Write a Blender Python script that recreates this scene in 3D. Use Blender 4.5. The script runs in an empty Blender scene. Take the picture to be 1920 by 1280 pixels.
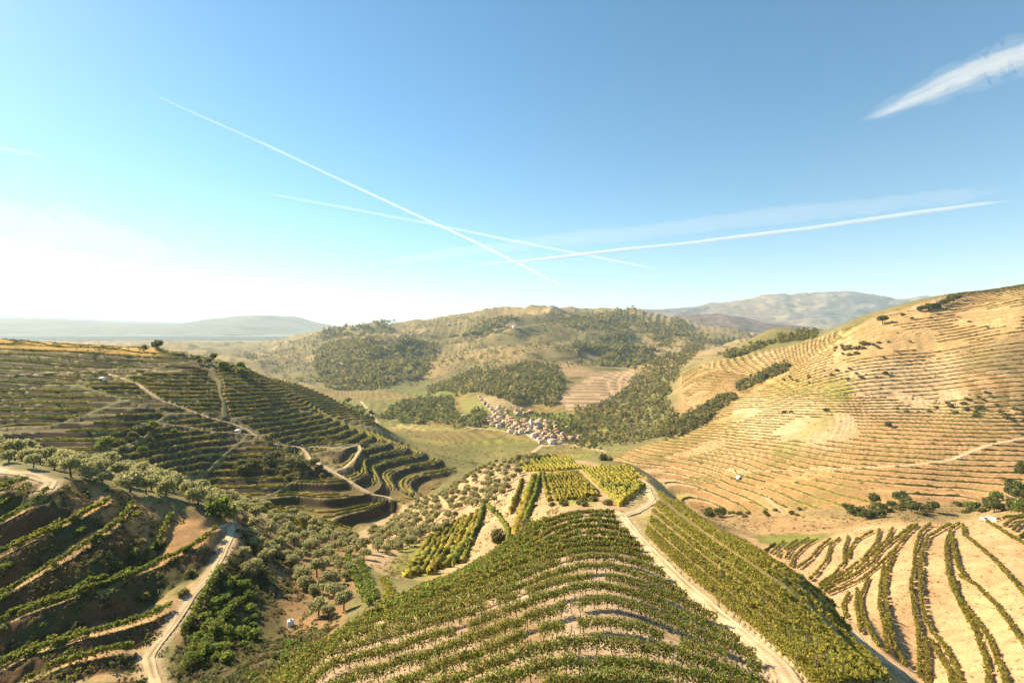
import bpy, math, random, time
import numpy as np
T0 = time.time()
S = bpy.context.scene
col = S.collection
R = math.radians
rng = np.random.default_rng(7)
random.seed(7)

# ------------------------------------------------------------------ camera
FPX, CX, HY = 960.0, 960.0, 620.0          # focal length, centre column and horizon row of a 1920x1280 frame
cam_d = bpy.data.cameras.new('camera'); cam = bpy.data.objects.new('camera', cam_d); col.objects.link(cam)
cam.location = (0, 0, 0); cam.rotation_euler = (R(90), 0, 0)
cam_d.sensor_width = 36; cam_d.lens = 18.0; cam_d.shift_y = -20/1920
cam_d.clip_start = 0.5; cam_d.clip_end = 250000
S.camera = cam
# ------------------------------------------------------------------ sky and sun
SUN_AZ, SUN_EL = -58.0, 31.0               # degrees; azimuth from +Y, negative = left of the view
w = bpy.data.worlds.new('World'); S.world = w; w.use_nodes = True
nt = w.node_tree; bg = nt.nodes['Background']
sky = nt.nodes.new('ShaderNodeTexSky'); sky.sky_type = 'NISHITA'; sky.sun_disc = False
sky.sun_elevation = R(SUN_EL); sky.sun_rotation = R(SUN_AZ)
sky.altitude = 300; sky.air_density = 1.0; sky.dust_density = 0.15; sky.ozone_density = 2.5
hs = nt.nodes.new('ShaderNodeHueSaturation'); hs.inputs['Saturation'].default_value = 1.17; hs.inputs['Hue'].default_value = 0.485
nt.links.new(sky.outputs[0], hs.inputs['Color']); nt.links.new(hs.outputs[0], bg.inputs[0]); bg.inputs[1].default_value = 0.067
sd = bpy.data.lights.new('sun', 'SUN'); sun = bpy.data.objects.new('sun', sd); col.objects.link(sun)
sd.energy = 5.0; sd.angle = R(0.5); sd.color = (1.0, 0.83, 0.56)
sun.rotation_euler = (R(90-SUN_EL), 0, R(-SUN_AZ) + math.pi)
sun.location = (-300, 200, 300)
S.view_settings.view_transform = 'Standard'; S.view_settings.look = 'None'
S.view_settings.exposure = 1.42; S.view_settings.gamma = 1.0; S.view_settings.use_curve_mapping = False
S.cycles.max_bounces = 6; S.cycles.diffuse_bounces = 2; S.cycles.transparent_max_bounces = 8
S.cycles.volume_bounces = 1

# ------------------------------------------------------------------ numeric helpers
_lat = rng.random((256, 256))
def vnoise(x, y):
    x = np.asarray(x, float); y = np.asarray(y, float)
    xi = np.floor(x).astype(int); yi = np.floor(y).astype(int)
    fx = x-xi; fy = y-yi
    fx = fx*fx*(3-2*fx); fy = fy*fy*(3-2*fy)
    a = _lat[xi & 255, yi & 255]; b = _lat[(xi+1) & 255, yi & 255]
    c = _lat[xi & 255, (yi+1) & 255]; d = _lat[(xi+1) & 255, (yi+1) & 255]
    return (a*(1-fx)+b*fx)*(1-fy)+(c*(1-fx)+d*fx)*fy - 0.5
def fbm(x, y, o=4, g=0.5):
    r = 0; a = 1.0
    for i in range(o):
        r = r + a*vnoise(x*2**i+17.3*i, y*2**i-9.1*i); a *= g
    return r
def sstep(a, b, x):
    t = np.clip((x-a)/(b-a), 0, 1); return t*t*(3-2*t)
def poly_sd(px, py, poly):
    """signed distance to a polygon, positive inside"""
    P = np.asarray(poly, float); n = len(P)
    d2 = np.full(px.shape, 1e18); ins = np.zeros(px.shape, bool)
    for i in range(n):
        ax, ay = P[i]; bx, by = P[(i+1) % n]
        ex, ey = bx-ax, by-ay; wx, wy = px-ax, py-ay
        t = np.clip((wx*ex+wy*ey)/(ex*ex+ey*ey+1e-12), 0, 1)
        d2 = np.minimum(d2, (wx-ex*t)**2+(wy-ey*t)**2)
        if ey != 0:
            c = ((ay <= py) & (by > py)) | ((by <= py) & (ay > py))
            ins ^= c & (px < ax+(py-ay)/ey*ex)
    d = np.sqrt(d2)
    return np.where(ins, d, -d)

# ------------------------------------------------------------------ the lie of the land: surveyed points (column, row, distance)
CP = """
1130 1330 26;1130 1280 31;1130 1205 38;1140 1139 46;1150 1060 64;1155 1000 88;1150 957 114;1460 1250 38.5;1380 1180 47;1290 1100 59;1200 1010 87
1700 1280 51;1560 1130 81;1460 1060 102;1330 980 152;1230 900 215;1700 1340 75;1560 1190 110;1460 1100 142;1330 1010 195;1230 935 320
1140 866 268;1140 890 400;1050 858 285;1050 885 420;1050 870 560;560 1260 43;640 1190 55;720 1140 71;790 1105 90;860 1080 97;930 1035 104
1000 985 112;1080 955 118;900 1200 42;800 1200 44;700 1230 42;800 1120 66;900 1080 74;1000 1030 83;720 1280 36;600 1300 36;450 1380 43
300 1450 45;0 1450 50;-300 1400 60;960 1700 15;960 1400 24;1500 1400 25;1900 1500 30;2150 1400 60;500 1700 16;1500 1700 16
1100 953 121;1215 940 130;1100 940 135;1100 900 180;1100 880 215;1090 865 255;1000 900 190;970 870 250;1180 870 250;1300 960 165
900 880 260;900 930 200;850 960 195;930 868 290;870 900 275;800 945 270;740 975 262;670 998 240;740 965 285;800 930 330;860 888 420
800 1060 130;830 1010 160;780 1080 118;720 1060 122;900 970 165;940 1020 135;1000 965 140;960 950 158;870 1065 125;870 1020 150
0 1280 72;112 1194 78;0 1100 87;0 1000 97;0 900 108;100 900 110;200 925 112;200 1000 98;200 1100 87;200 1200 77;300 950 114;300 1050 99
280 1150 85;400 962 118;425 985 116;400 1060 99;345 1150 85;280 1260 73;-250 1250 80;-250 1000 105;-250 880 118
100 878 130;100 866 155;100 858 185;250 903 140;250 893 162;250 888 190;0 862 140;0 850 170;-250 850 150;330 922 145;330 912 172;400 942 160;400 936 190;250 905 225;100 880 225;400 950 230
500 1000 130;450 955 140;560 1040 125;600 1015 148;640 1012 168;520 1100 101;500 1180 87;560 1150 92;620 1100 105;640 1160 85;450 1280 66;540 1220 76
690 1060 118;690 1030 145;500 950 170;560 970 190;640 997 222
-250 820 250;-250 618 520;-250 700 370;100 840 262;100 780 305;100 720 362;100 680 418;250 830 292;250 770 335;250 720 392;250 680 455
400 905 298;400 850 322;400 800 355;400 750 402;400 710 455;310 745 380;430 800 368;500 830 352;560 855 336;620 880 322;700 925 300;750 948 290
550 905 302;600 940 280;660 986 256;560 957 276;440 925 286;650 850 378;700 875 388;750 903 372;800 902 392;850 886 425
-100 626 510;0 634 505;100 643 503;200 650 505;300 656 505;380 675 500;450 690 505;520 735 490;600 780 480;680 815 468;760 845 455;820 868 440;0 668 700;200 682 700;400 707 700;860 882 430
560 852 368;600 850 385;600 820 420;500 790 405;500 750 442;500 725 490;540 714 720;620 745 720;700 790 680;740 830 640;620 778 620
640 760 1150;760 800 900;860 840 740;900 860 690;700 805 870;760 745 1300;680 750 1250;850 760 1150;960 830 780;1060 835 760;1100 846 700
900 780 1000;990 800 900;1000 768 1080;0 690 1000;200 695 1000;400 705 1100;0 665 2000;300 672 2000;450 700 1500;-250 660 1100
350 650 3200;450 665 2600;500 690 2000;520 660 3000;300 640 4500;100 642 4500;-100 642 4500;600 650 2700;620 690 2000;600 720 1650;520 720 1300
700 645 2150;700 690 1850;700 725 1600;790 650 2300;800 700 1800;640 662 2300;850 640 2500;820 722 1600
560 635 3300;640 612 3500;760 604 3600;880 587 3600;960 577 3500;1060 576 3300;1130 572 3200;1190 581 3100;1240 600 2800;1310 618 2600;1350 630 2400
640 645 5000;960 630 5000;1130 630 5000;400 645 6000;1300 640 5000;1600 640 5000;1920 640 5000;0 640 6000;2150 640 5000
957 615 2400;900 650 2050;840 690 1800;1000 650 1900;960 690 1550;960 720 1300;960 748 1140;1100 640 2100;1100 680 1600;1120 700 1400;1060 757 1080
1180 690 1500;1200 650 2000;1250 670 1500;1190 724 1250;1150 772 1000;1230 760 900;1120 832 720;1270 705 1100;1200 800 780
1600 900 340;1600 850 400;1600 800 460;1600 750 505;1600 700 558;1600 650 625;1600 612 685;1920 900 310;1920 800 395;1920 700 478;1920 600 560;1920 548 625;1920 540 660
1750 572 665;1400 900 400;1400 850 480;1400 800 560;1400 740 700;1400 700 800;1450 672 800;1550 632 735;1250 872 520;1250 835 600;1290 790 690;1290 705 980
1750 850 370;1750 750 475;1750 650 575;2150 900 320;2150 700 480;2150 500 660;1330 680 950
1900 940 262;1600 956 280;1400 974 305;1340 970 320;1700 1275 106;1560 1132 154;1440 1062 192;1345 988 250;1500 1040 205;1600 1000 215;1700 986 205;1800 981 200
1855 976 190;1920 966 190;1920 1280 87;1800 1280 98;1800 1100 140;1920 1100 128;1700 1100 146;1640 1180 125;2150 1000 180;2150 1250 85;1800 985 235;1600 985 250;1920 960 225;2150 950 240
1600 642 1100;1750 625 1100;1920 610 1100;1450 695 1200;1400 630 1500;1500 624 1300;1530 634 1180;1400 660 1900;1320 655 1700;1450 642 1150;2150 590 1100;1600 640 2000;1920 640 2000
"""
cps = np.array([[float(v) for v in p.split()] for ln in CP.strip().splitlines() for p in ln.split(';')])
cu = (cps[:, 0]-CX)/FPX; cv = np.log(cps[:, 2]); cs = (cps[:, 1]-HY)/FPX
KU = 2.2
def tps_fit(X, Y, val, lam):
    n = len(X); d2 = (X[:, None]-X[None])**2+(Y[:, None]-Y[None])**2
    K = 0.5*d2*np.log(d2+1e-12)+lam*np.eye(n)
    P = np.c_[np.ones(n), X, Y]
    A = np.block([[K, P], [P.T, np.zeros((3, 3))]])
    return np.linalg.solve(A, np.r_[val, 0, 0, 0])
def tps_eval(X, Y, wts, x, y):
    sh = x.shape; x = x.ravel(); y = y.ravel(); n = len(X); out = np.empty(len(x))
    for i in range(0, len(x), 20000):
        j = slice(i, i+20000)
        d2 = (x[j, None]-X[None])**2+(y[j, None]-Y[None])**2
        out[j] = (0.5*d2*np.log(d2+1e-12)) @ wts[:n] + wts[n] + wts[n+1]*x[j]+wts[n+2]*y[j]
    return out.reshape(sh)
_w = tps_fit(cu*KU, cv, cs, 2e-4)
UG = np.linspace(-1.45, 1.45, 436); VG = np.linspace(math.log(9), math.log(7000), 900)
GU, GV = np.meshgrid(UG, VG)                 # rows: distance
SG = tps_eval(cu*KU, cv, _w, GU*KU, GV)
SG = np.where(GV > math.log(5200), SG+(0.018-SG)*sstep(math.log(5200), math.log(6900), GV), SG)
def h0(x, y):
    y = np.maximum(y, 9.0); u = np.clip(x/y, -1.449, 1.449); v = np.clip(np.log(y), VG[0], VG[-1]-1e-9)
    iu = (u-UG[0])/(UG[1]-UG[0]); iv = (v-VG[0])/(VG[1]-VG[0])
    a = np.minimum(iu.astype(int), len(UG)-2); b = np.minimum(iv.astype(int), len(VG)-2); fu = iu-a; fv = iv-b
    s = (SG[b, a]*(1-fu)+SG[b, a+1]*fu)*(1-fv)+(SG[b+1, a]*(1-fu)+SG[b+1, a+1]*fu)*fv
    return -s*np.maximum(y, 9.0)
# first visible ground point through a pixel of the 1920 frame
def unproj(px, py, ymin=10.0, ymax=6500.0):
    u = (px-CX)/FPX; s = (py-HY)/FPX
    a = min(max(int((u-UG[0])/(UG[1]-UG[0])), 0), len(UG)-2); f = (u-UG[a])/(UG[1]-UG[0])
    colm = SG[:, a]*(1-f)+SG[:, a+1]*f
    i0 = int(np.searchsorted(VG, math.log(ymin))); i1 = int(np.searchsorted(VG, math.log(ymax)))
    c = colm[i0:i1]; k = np.nonzero(c <= s)[0]
    if len(k) == 0: k = np.array([int(np.argmin(c))])
    k = i0+k[0]; v = VG[k]
    if k > i0 and colm[k-1] > s >= colm[k]: v = VG[k-1]+(VG[k]-VG[k-1])*(colm[k-1]-s)/(colm[k-1]-colm[k]+1e-12)
    Y = math.exp(v); return (u*Y, Y)
def proj(x, y, z):
    return CX+FPX*x/y, HY-FPX*z/y
def trace(pts, step=2.0, ymin=10.0, ymax=6500.0):
    """picture polyline -> ground polyline with even spacing (m), smoothed by Catmull-Rom"""
    Q = [pts[0]]
    for (a, b), (c, d) in zip(pts[:-1], pts[1:]):
        Q += [(a+(c-a)*k/4, b+(d-b)*k/4) for k in (1, 2, 3, 4)]
    P = np.array([unproj(a, b, ymin, ymax) for a, b in Q])
    r = np.maximum(P[1:, 1]/P[:-1, 1], P[:-1, 1]/P[1:, 1]); cut = np.nonzero(r > 1.22)[0]     # the line passes behind a crest: stop there
    if len(cut):
        e = np.r_[0, cut+1, len(P)]; k = int(np.argmax(np.diff(e))); P = P[e[k]:e[k+1]]
    return resample(P, step)
def resample(P, step, smooth=True):
    P = np.asarray(P, float)
    if smooth and len(P) > 2:
        Q = np.vstack([2*P[0]-P[1], P, 2*P[-1]-P[-2]]); out = []
        for i in range(1, len(Q)-2):
            for t in np.linspace(0, 1, 12, endpoint=False):
                p0, p1, p2, p3 = Q[i-1:i+3]
                out.append(.5*((2*p1)+(-p0+p2)*t+(2*p0-5*p1+4*p2-p3)*t*t+(-p0+3*p1-3*p2+p3)*t**3))
        out.append(P[-1]); P = np.array(out)
    seg = np.r_[0, np.cumsum(np.hypot(*np.diff(P, axis=0).T))]
    n = max(2, int(seg[-1]/step)+1); q = np.linspace(0, seg[-1], n)
    return np.c_[np.interp(q, seg, P[:, 0]), np.interp(q, seg, P[:, 1])]
# ------------------------------------------------------------------ what can be seen from the viewpoint's surroundings
RM = np.minimum.accumulate(SG, axis=0); RM = np.vstack([np.full((1, SG.shape[1]), 9.0), RM[:-1]])
HIDE = (SG-np.minimum(RM, 9))*np.exp(GV)
def hidden(x, y):
    """metres by which a ground point lies below the line of sight (<= 0: in view)"""
    iu = np.clip(np.round((x/np.maximum(y, 9)-UG[0])/(UG[1]-UG[0])).astype(int), 0, len(UG)-1)
    iv = np.clip(np.round((np.log(np.maximum(y, 9))-VG[0])/(VG[1]-VG[0])).astype(int), 0, len(VG)-1)
    return HIDE[iv, iu]
# ------------------------------------------------------------------ tracks (picture polylines laid on the ground)
ROADS = [  # name, label, width, min distance, max distance, points
 ('dirt_track', 1.7, 20, 140, [(1098,958),(1130,955),(1165,963),(1200,1010),(1245,1055),(1290,1100),(1370,1170),(1460,1250),(1510,1310)]),
 ('dirt_track', 1.8, 100, 240, [(1200,898),(1215,910),(1218,925),(1225,940),(1195,958),(1168,964)]),
 ('dirt_track', 2.2, 100, 330, [(1345,984),(1391,992),(1424,1004),(1405,1019),(1440,1054),(1478,1083),(1528,1121),(1578,1162),(1620,1204),(1712,1279)]),
 ('dirt_track', 1.5, 55, 130, [(405,984),(431,984),(433,999),(416,1040),(394,1078),(360,1115),(338,1149),(319,1179),(296,1209),(278,1235),(285,1265),(300,1300)]),
 ('dirt_track', 2.4, 60, 135, [(-40,874),(0,879),(50,888),(95,902),(85,922)]),
 ('dirt_track', 1.9, 240, 700, [(200,697),(227,708),(260,720),(283,737),(303,750),(333,760),(373,773),(417,790),(463,807),(490,820),(520,829),(560,848),(593,864),(623,881),(660,903),(700,926),(735,943)]),
 ('dirt_track', 2.0, 300, 700, [(-60,704),(0,703),(70,700),(150,697),(200,692),(300,694),(400,691)]),
 ('dirt_track', 1.4, 240, 600, [(243,786),(300,793),(366,803),(433,813),(488,820)]),
 ('dirt_track', 1.6, 300, 600, [(570,838),(623,838),(672,836),(677,845),(665,858),(647,877),(620,881)]),
 ('dirt_track', 2.6, 300, 700, [(1369,881),(1399,883),(1484,881),(1591,877),(1698,872),(1783,862),(1848,836),(1930,817)]),
 ('dirt_track', 2.0, 280, 500, [(1437,934),(1450,944),(1466,957)]),
 ('road', 5.0, 640, 1400, [(898,742),(905,752),(918,764),(926,776),(950,790),(975,805),(1000,822),(1020,832),(1012,838),(998,848)]),
 ('road', 4.0, 640, 1400, [(677,752),(690,768),(700,782),(709,794)]),
 ('dirt_track', 4.0, 640, 1200, [(760,800),(800,806),(870,800),(930,806),(975,812)]),
 ('road', 4.0, 640, 1500, [(1020,836),(1060,832),(1100,838),(1135,846)]),
]
road_lines = []
for nm, wd, y0, y1, pts in ROADS:
    L = trace(pts, 1.0 if y1 < 350 else 3.0, y0, y1)
    z = h0(L[:, 0], L[:, 1]); k = 9
    zp = np.pad(z, k, mode='edge'); z = np.convolve(zp, np.ones(2*k+1)/(2*k+1), 'valid')
    road_lines.append((nm, wd, L, z))
def road_near(x, y):
    """distance to the nearest track, minus half its width, and the track's height there"""
    D = np.full(x.shape, 1e9); Z = np.zeros(x.shape)
    for nm, wd, L, z in road_lines:
        m = 8+wd
        idx = np.nonzero((x > L[:, 0].min()-m) & (x < L[:, 0].max()+m) & (y > L[:, 1].min()-m) & (y < L[:, 1].max()+m))[0]
        for c in range(0, len(idx), 20000):
            q = idx[c:c+20000]
            d2 = (x[q, None]-L[None, :, 0])**2+(y[q, None]-L[None, :, 1])**2
            j = d2.argmin(1); d = np.sqrt(d2[np.arange(len(q)), j])-wd/2
            b = d < D[q]; D[q[b]] = d[b]; Z[q[b]] = z[j[b]]
    return D, Z
# ------------------------------------------------------------------ terraces
POLY_F = [(1165,962),(1205,1015),(1290,1102),(1460,1252),(1560,1420),(250,1520),(540,1262),(640,1190),(720,1140),(795,1103),(860,1078),(930,1035),(1000,983),(1090,958)]
POLY_L1 = [(-300,872),(0,876),(130,905),(250,928),(400,968),(432,985),(400,1060),(345,1150),(288,1260),(290,1420),(-300,1420)]
POLY_L2 = [(-300,590),(0,620),(300,645),(450,680),(540,700),(640,735),(705,778),(765,832),(868,880),(760,956),(665,992),(560,960),(440,925),(300,902),(0,850),(-300,840)]
POLY_R2 = [(1135,866),(1180,842),(1260,818),(1300,800),(1275,740),(1275,695),(1330,678),(1500,645),(1650,590),(1750,560),(1920,500),(2300,420),(2300,950),(1920,935),(1700,948),(1450,956),(1330,968),(1280,948),(1240,906),(1180,880)]
L1_LINES = [  # (terrace number, points) of the lit terrace edges on the near left slope
 (0.0, [(40,1290),(105,1256),(161,1244),(200,1232),(255,1220)]),
 (1.0, [(-60,1290),(0,1259),(56,1231),(131,1209),(210,1186),(281,1166),(325,1142)]),
 (2.0, [(-60,1200),(0,1175),(56,1149),(124,1130),(180,1106),(232,1092),(292,1064),(345,1040),(382,1021),(412,993)]),
 (3.0, [(-60,1150),(0,1122),(56,1092),(112,1059),(157,1032),(199,1006),(232,980),(259,946)]),
 (2.55, [(184,1096),(210,1077),(240,1055),(270,1025),(296,995),(311,954)]),
 (4.0, [(-60,1068),(0,1044),(49,1021),(94,1002),(124,987),(161,969),(210,942)]),
 (5.0, [(-60,1008),(0,984),(37,965),(75,946),(105,924),(124,901)]),
 (5.6, [(-60,970),(0,950),(37,931),(75,916)]), (6.2, [(-60,925),(0,912),(75,901)])]
l1_tr = [(k, trace(p, 1.0, 60, 125)) for k, p in L1_LINES]
_q = np.vstack([np.c_[L[::5], np.full(len(L[::5]), k)] for k, L in l1_tr])
_w1 = tps_fit(_q[:, 0]/50, _q[:, 1]/50, _q[:, 2], 3e-4)
def t_L1(x, y): return tps_eval(_q[:, 0]/50, _q[:, 1]/50, _w1, x/50, y/50)
ST_F = 1.15
def t_F(x, y): return (h0(x, y)+0.5*fbm(x/14, y/14, 2))/ST_F
# vineyard parcels of the left hill: each has its own tilt, so rows meet at angles along parcel borders
_sd = np.array([unproj(a, b, 215, 780) for a, b in [(120,690),(50,770),(330,730),(330,835),(480,880),(610,930),(570,800),(480,740),(720,880),(190,800)]])
_tl = np.random.default_rng(3).normal(0, .035, (len(_sd), 2)); _ph = np.random.default_rng(4).random(len(_sd))*3
def parcel(x, y, seeds):
    xx = x+10*fbm(x/60, y/60, 2); yy = y+10*fbm(x/60+9, y/60, 2)
    b1 = np.full(x.shape, 1e9); b2 = np.full(x.shape, 1e9); k = np.zeros(x.shape, int)
    for i, (sx, sy) in enumerate(seeds):
        d = np.hypot(xx-sx, (yy-sy)*0.8)
        n = d < b1
        b2 = np.where(n, b1, np.minimum(b2, d)); k = np.where(n, i, k); b1 = np.where(n, d, b1)
    return k, (b2-b1)/2
ST_R2 = 5.0
_st = np.array([3.3, 3.5, 3.1, 3.7, 4.6, 5.2, 3.5, 3.1, 4.2, 3.5])
def t_L2(x, y):
    k, e = parcel(x, y, _sd)
    hh = h0(x, y)+_ph[k]+_tl[k, 0]*(x-_sd[k, 0])+_tl[k, 1]*(y-_sd[k, 1])+2.2*fbm(x/70, y/70, 2)+.12*y
    return hh/_st[k]
def t_R2(x, y):
    h = h0(x, y)+3.0*fbm(x/130+5, y/130, 2)+0.4*fbm(x/30, y/30, 1)
    return np.where(h > -66, (h+.45*y)/6.6+.37, (h+.14*y)/2.6)
def t_P(x, y): return (h0(x, y)+.10*y+1.5*fbm(x/60, y/60, 2))/7.0
def t_far(x, y): return (h0(x, y)+6*fbm(x/300, y/300, 2)+0.02*x)/9.0
def stepf(f, a, lip=0.04):
    return sstep(a, 1.0-lip, f)
def lay(x, y):
    """region weights for ground points"""
    z = h0(x, y); px, py = proj(x, y, z)
    W = {}
    W['F'] = sstep(-4, 8, poly_sd(px, py, POLY_F))*sstep(128, 122, y)
    W['L1'] = sstep(-4, 8, poly_sd(px, py, POLY_L1))*sstep(50, 56, y)*sstep(126, 120, y)
    W['L2'] = sstep(-2, 5, poly_sd(px, py, POLY_L2))*sstep(205, 225, y)*sstep(800, 760, y)
    W['R2'] = sstep(-2, 5, poly_sd(px, py, POLY_R2))*sstep(255, 275, y)*sstep(1150, 1050, y)
    W['far'] = sstep(1200, 1500, y)*sstep(6000, 4800, y)
    W['P'] = sstep(-1, 2, poly_sd(px, py, [(1045,740),(1120,695),(1190,692),(1185,715),(1120,760),(1060,770)]))*sstep(880, 920, y)*sstep(1750, 1650, y)
    W['far'] = W['far']*(1-W['P'])
    return px, py, z, W
def ground(x, y, full=False):
    x = np.asarray(x, float); y = np.asarray(y, float)
    px, py, z, W = lay(x, y)
    H = z.copy(); fr = {}
    near = sstep(200, 90, y)
    H += near*(0.10*fbm(x/2.2, y/2.2, 2))+(1-near)*sstep(900, 500, y)*0.5*fbm(x/9, y/9, 3)
    mt = sstep(1300, 2200, y)*sstep(6500, 4500, y)
    rid = 0.5-np.abs(fbm(x/420, y/420, 4, .5))
    H += mt*(95*(rid-0.30)+9*fbm(x/140, y/140, 3))+sstep(1000, 1400, y)*(1-mt)*sstep(6500, 4500, y)*8*fbm(x/150, y/150, 3)
    def apply(key, tf, a, amp=1.0, step=None):
        nonlocal H
        i = np.nonzero(W[key] > 0.001)[0]; f = np.full(x.shape, np.nan)
        if len(i):
            t = tf(x[i], y[i]); f[i] = t-np.floor(t)
            if step is None:
                e = 0.6
                tx = (tf(x[i]+e, y[i])-tf(x[i]-e, y[i]))/(2*e); ty = (tf(x[i], y[i]+e)-tf(x[i], y[i]-e))/(2*e)
                hx = (h0(x[i]+e, y[i])-h0(x[i]-e, y[i]))/(2*e); hy = (h0(x[i], y[i]+e)-h0(x[i], y[i]-e))/(2*e)
                st = np.clip((tx*hx+ty*hy)/(tx*tx+ty*ty+1e-6), 0.2, 4.5)
            else: st = step
            H[i] += W[key][i]*amp*st*(stepf(f[i], a)-f[i])
        fr[key] = f
    apply('F', t_F, 0.45, 0.55, ST_F)
    apply('L1', t_L1, 0.36, 1.0)
    b1 = np.nan_to_num(fr['L1'], nan=0.); H += W['L1']*sstep(.36, .5, b1)*sstep(1, .9, b1)*.55*fbm(x/1.3, y/1.3, 3)
    i = np.nonzero(W['L2'] > 0.001)[0]
    edge = np.full(x.shape, 99.0)
    if len(i): edge[i] = parcel(x[i], y[i], _sd)[1]
    W['L2'] = W['L2']*sstep(0.4, 1.8, edge)
    apply('L2', t_L2, 0.70, 1.0)
    apply('R2', t_R2, 0.55, 0.95)
    apply('P', t_P, 0.55, 1.0, 5.0)
    apply('far', t_far, 0.6, 0.7, 9.0)
    D, Z = road_near(x, y)
    k = sstep(3.2, 0.5, D); H = H*(1-k)+(Z-0.12)*k
    if full: return H, px, py, z, W, fr, D, edge
    return H
# ------------------------------------------------------------------ mesh and material helpers
def link(o, parent=None):
    col.objects.link(o)
    if parent is not None: o.parent = parent
    return o
def tag(o, label=None, cat=None, group=None, kind=None):
    if label: o['label'] = label
    if cat: o['category'] = cat
    if group: o['group'] = group
    if kind: o['kind'] = kind
    return o
def mesh_np(name, co, faces, mat=None, colors=None, smooth=False):
    """mesh from arrays; faces (n,3) or (n,4)"""
    co = np.asarray(co, np.float32); faces = np.asarray(faces, np.int32); k = faces.shape[1]
    me = bpy.data.meshes.new(name)
    me.vertices.add(len(co)); me.vertices.foreach_set('co', co.ravel())
    me.loops.add(faces.size); me.loops.foreach_set('vertex_index', faces.ravel())
    me.polygons.add(len(faces)); me.polygons.foreach_set('loop_start', np.arange(0, faces.size, k, dtype=np.int32))
    me.polygons.foreach_set('loop_total', np.full(len(faces), k, np.int32))
    if smooth: me.polygons.foreach_set('use_smooth', np.ones(len(faces), bool))
    me.update(calc_edges=True)
    if colors is not None:
        at = me.color_attributes.new('Col', 'FLOAT_COLOR', 'POINT')
        at.data.foreach_set('color', np.c_[np.asarray(colors, np.float32), np.ones(len(co), np.float32)].ravel().astype(np.float32))
    if mat: me.materials.append(mat)
    return me
def N(m, typ, **kw):
    n = m.node_tree.nodes.new(typ)
    for k, v in kw.items(): setattr(n, k, v)
    return n
def attr_mat(name, rough=0.95, nscale=0.0, namp=0.35, bump=0.0, transl=0.0, spec=0.1, scales=None):
    m = bpy.data.materials.new(name); m.use_nodes = True; L = m.node_tree.links; b = m.node_tree.nodes['Principled BSDF']
    b.inputs['Roughness'].default_value = rough; b.inputs['Specular IOR Level'].default_value = spec
    a = N(m, 'ShaderNodeAttribute', attribute_name='Col'); src = a.outputs['Color']
    for sc, amp in (scales or ([(nscale, namp)] if nscale else [])):
        g = N(m, 'ShaderNodeNewGeometry'); no = N(m, 'ShaderNodeTexNoise'); no.inputs['Scale'].default_value = sc
        no.inputs['Detail'].default_value = 6; no.inputs['Roughness'].default_value = 0.65
        L.new(g.outputs['Position'], no.inputs['Vector'])
        mr = N(m, 'ShaderNodeMapRange'); mr.inputs[1].default_value = .3; mr.inputs[2].default_value = .7
        mr.inputs[3].default_value = 1-amp; mr.inputs[4].default_value = 1+amp; L.new(no.outputs['Fac'], mr.inputs[0])
        mx = N(m, 'ShaderNodeMix', data_type='RGBA', blend_type='MULTIPLY'); mx.inputs[0].default_value = 1
        L.new(src, mx.inputs[6]); L.new(mr.outputs[0], mx.inputs[7]); src = mx.outputs[2]
        if bump and sc == (scales[-1][0] if scales else nscale):
            bp = N(m, 'ShaderNodeBump'); bp.inputs['Strength'].default_value = 0.9; bp.inputs['Distance'].default_value = bump
            L.new(no.outputs['Fac'], bp.inputs['Height']); L.new(bp.outputs[0], b.inputs['Normal'])
    L.new(src, b.inputs['Base Color'])
    if transl:
        tr = N(m, 'ShaderNodeBsdfTranslucent'); L.new(src, tr.inputs['Color'])
        ms = N(m, 'ShaderNodeMixShader'); ms.inputs[0].default_value = transl
        L.new(b.outputs[0], ms.inputs[1]); L.new(tr.outputs[0], ms.inputs[2])
        L.new(ms.outputs[0], m.node_tree.nodes['Material Output'].inputs[0])
    return m
def solid_mat(name, rgb, rough=0.8, nscale=0, namp=0.2, spec=0.3, metal=0):
    m = bpy.data.materials.new(name); m.use_nodes = True; L = m.node_tree.links; b = m.node_tree.nodes['Principled BSDF']
    b.inputs['Roughness'].default_value = rough; b.inputs['Specular IOR Level'].default_value = spec; b.inputs['Metallic'].default_value = metal
    b.inputs['Base Color'].default_value = (*rgb, 1)
    if nscale:
        g = N(m, 'ShaderNodeNewGeometry'); no = N(m, 'ShaderNodeTexNoise'); no.inputs['Scale'].default_value = nscale; no.inputs['Detail'].default_value = 5
        L.new(g.outputs['Position'], no.inputs['Vector'])
        cr = N(m, 'ShaderNodeValToRGB'); e = cr.color_ramp.elements
        e[0].position = .3; e[1].position = .7; e[0].color = (*[c*(1-namp) for c in rgb], 1); e[1].color = (*[min(1, c*(1+namp)) for c in rgb], 1)
        L.new(no.outputs['Fac'], cr.inputs[0]); L.new(cr.outputs[0], b.inputs['Base Color'])
    return m
MAT_GROUND = attr_mat('ground_soil', scales=[(0.02, .14), (0.35, .22), (2.2, .28), (9.0, .30)], bump=0.07)
MAT_TRACK = attr_mat('track_soil', scales=[(0.5, .15), (4.0, .2)], bump=0.05)
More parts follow.
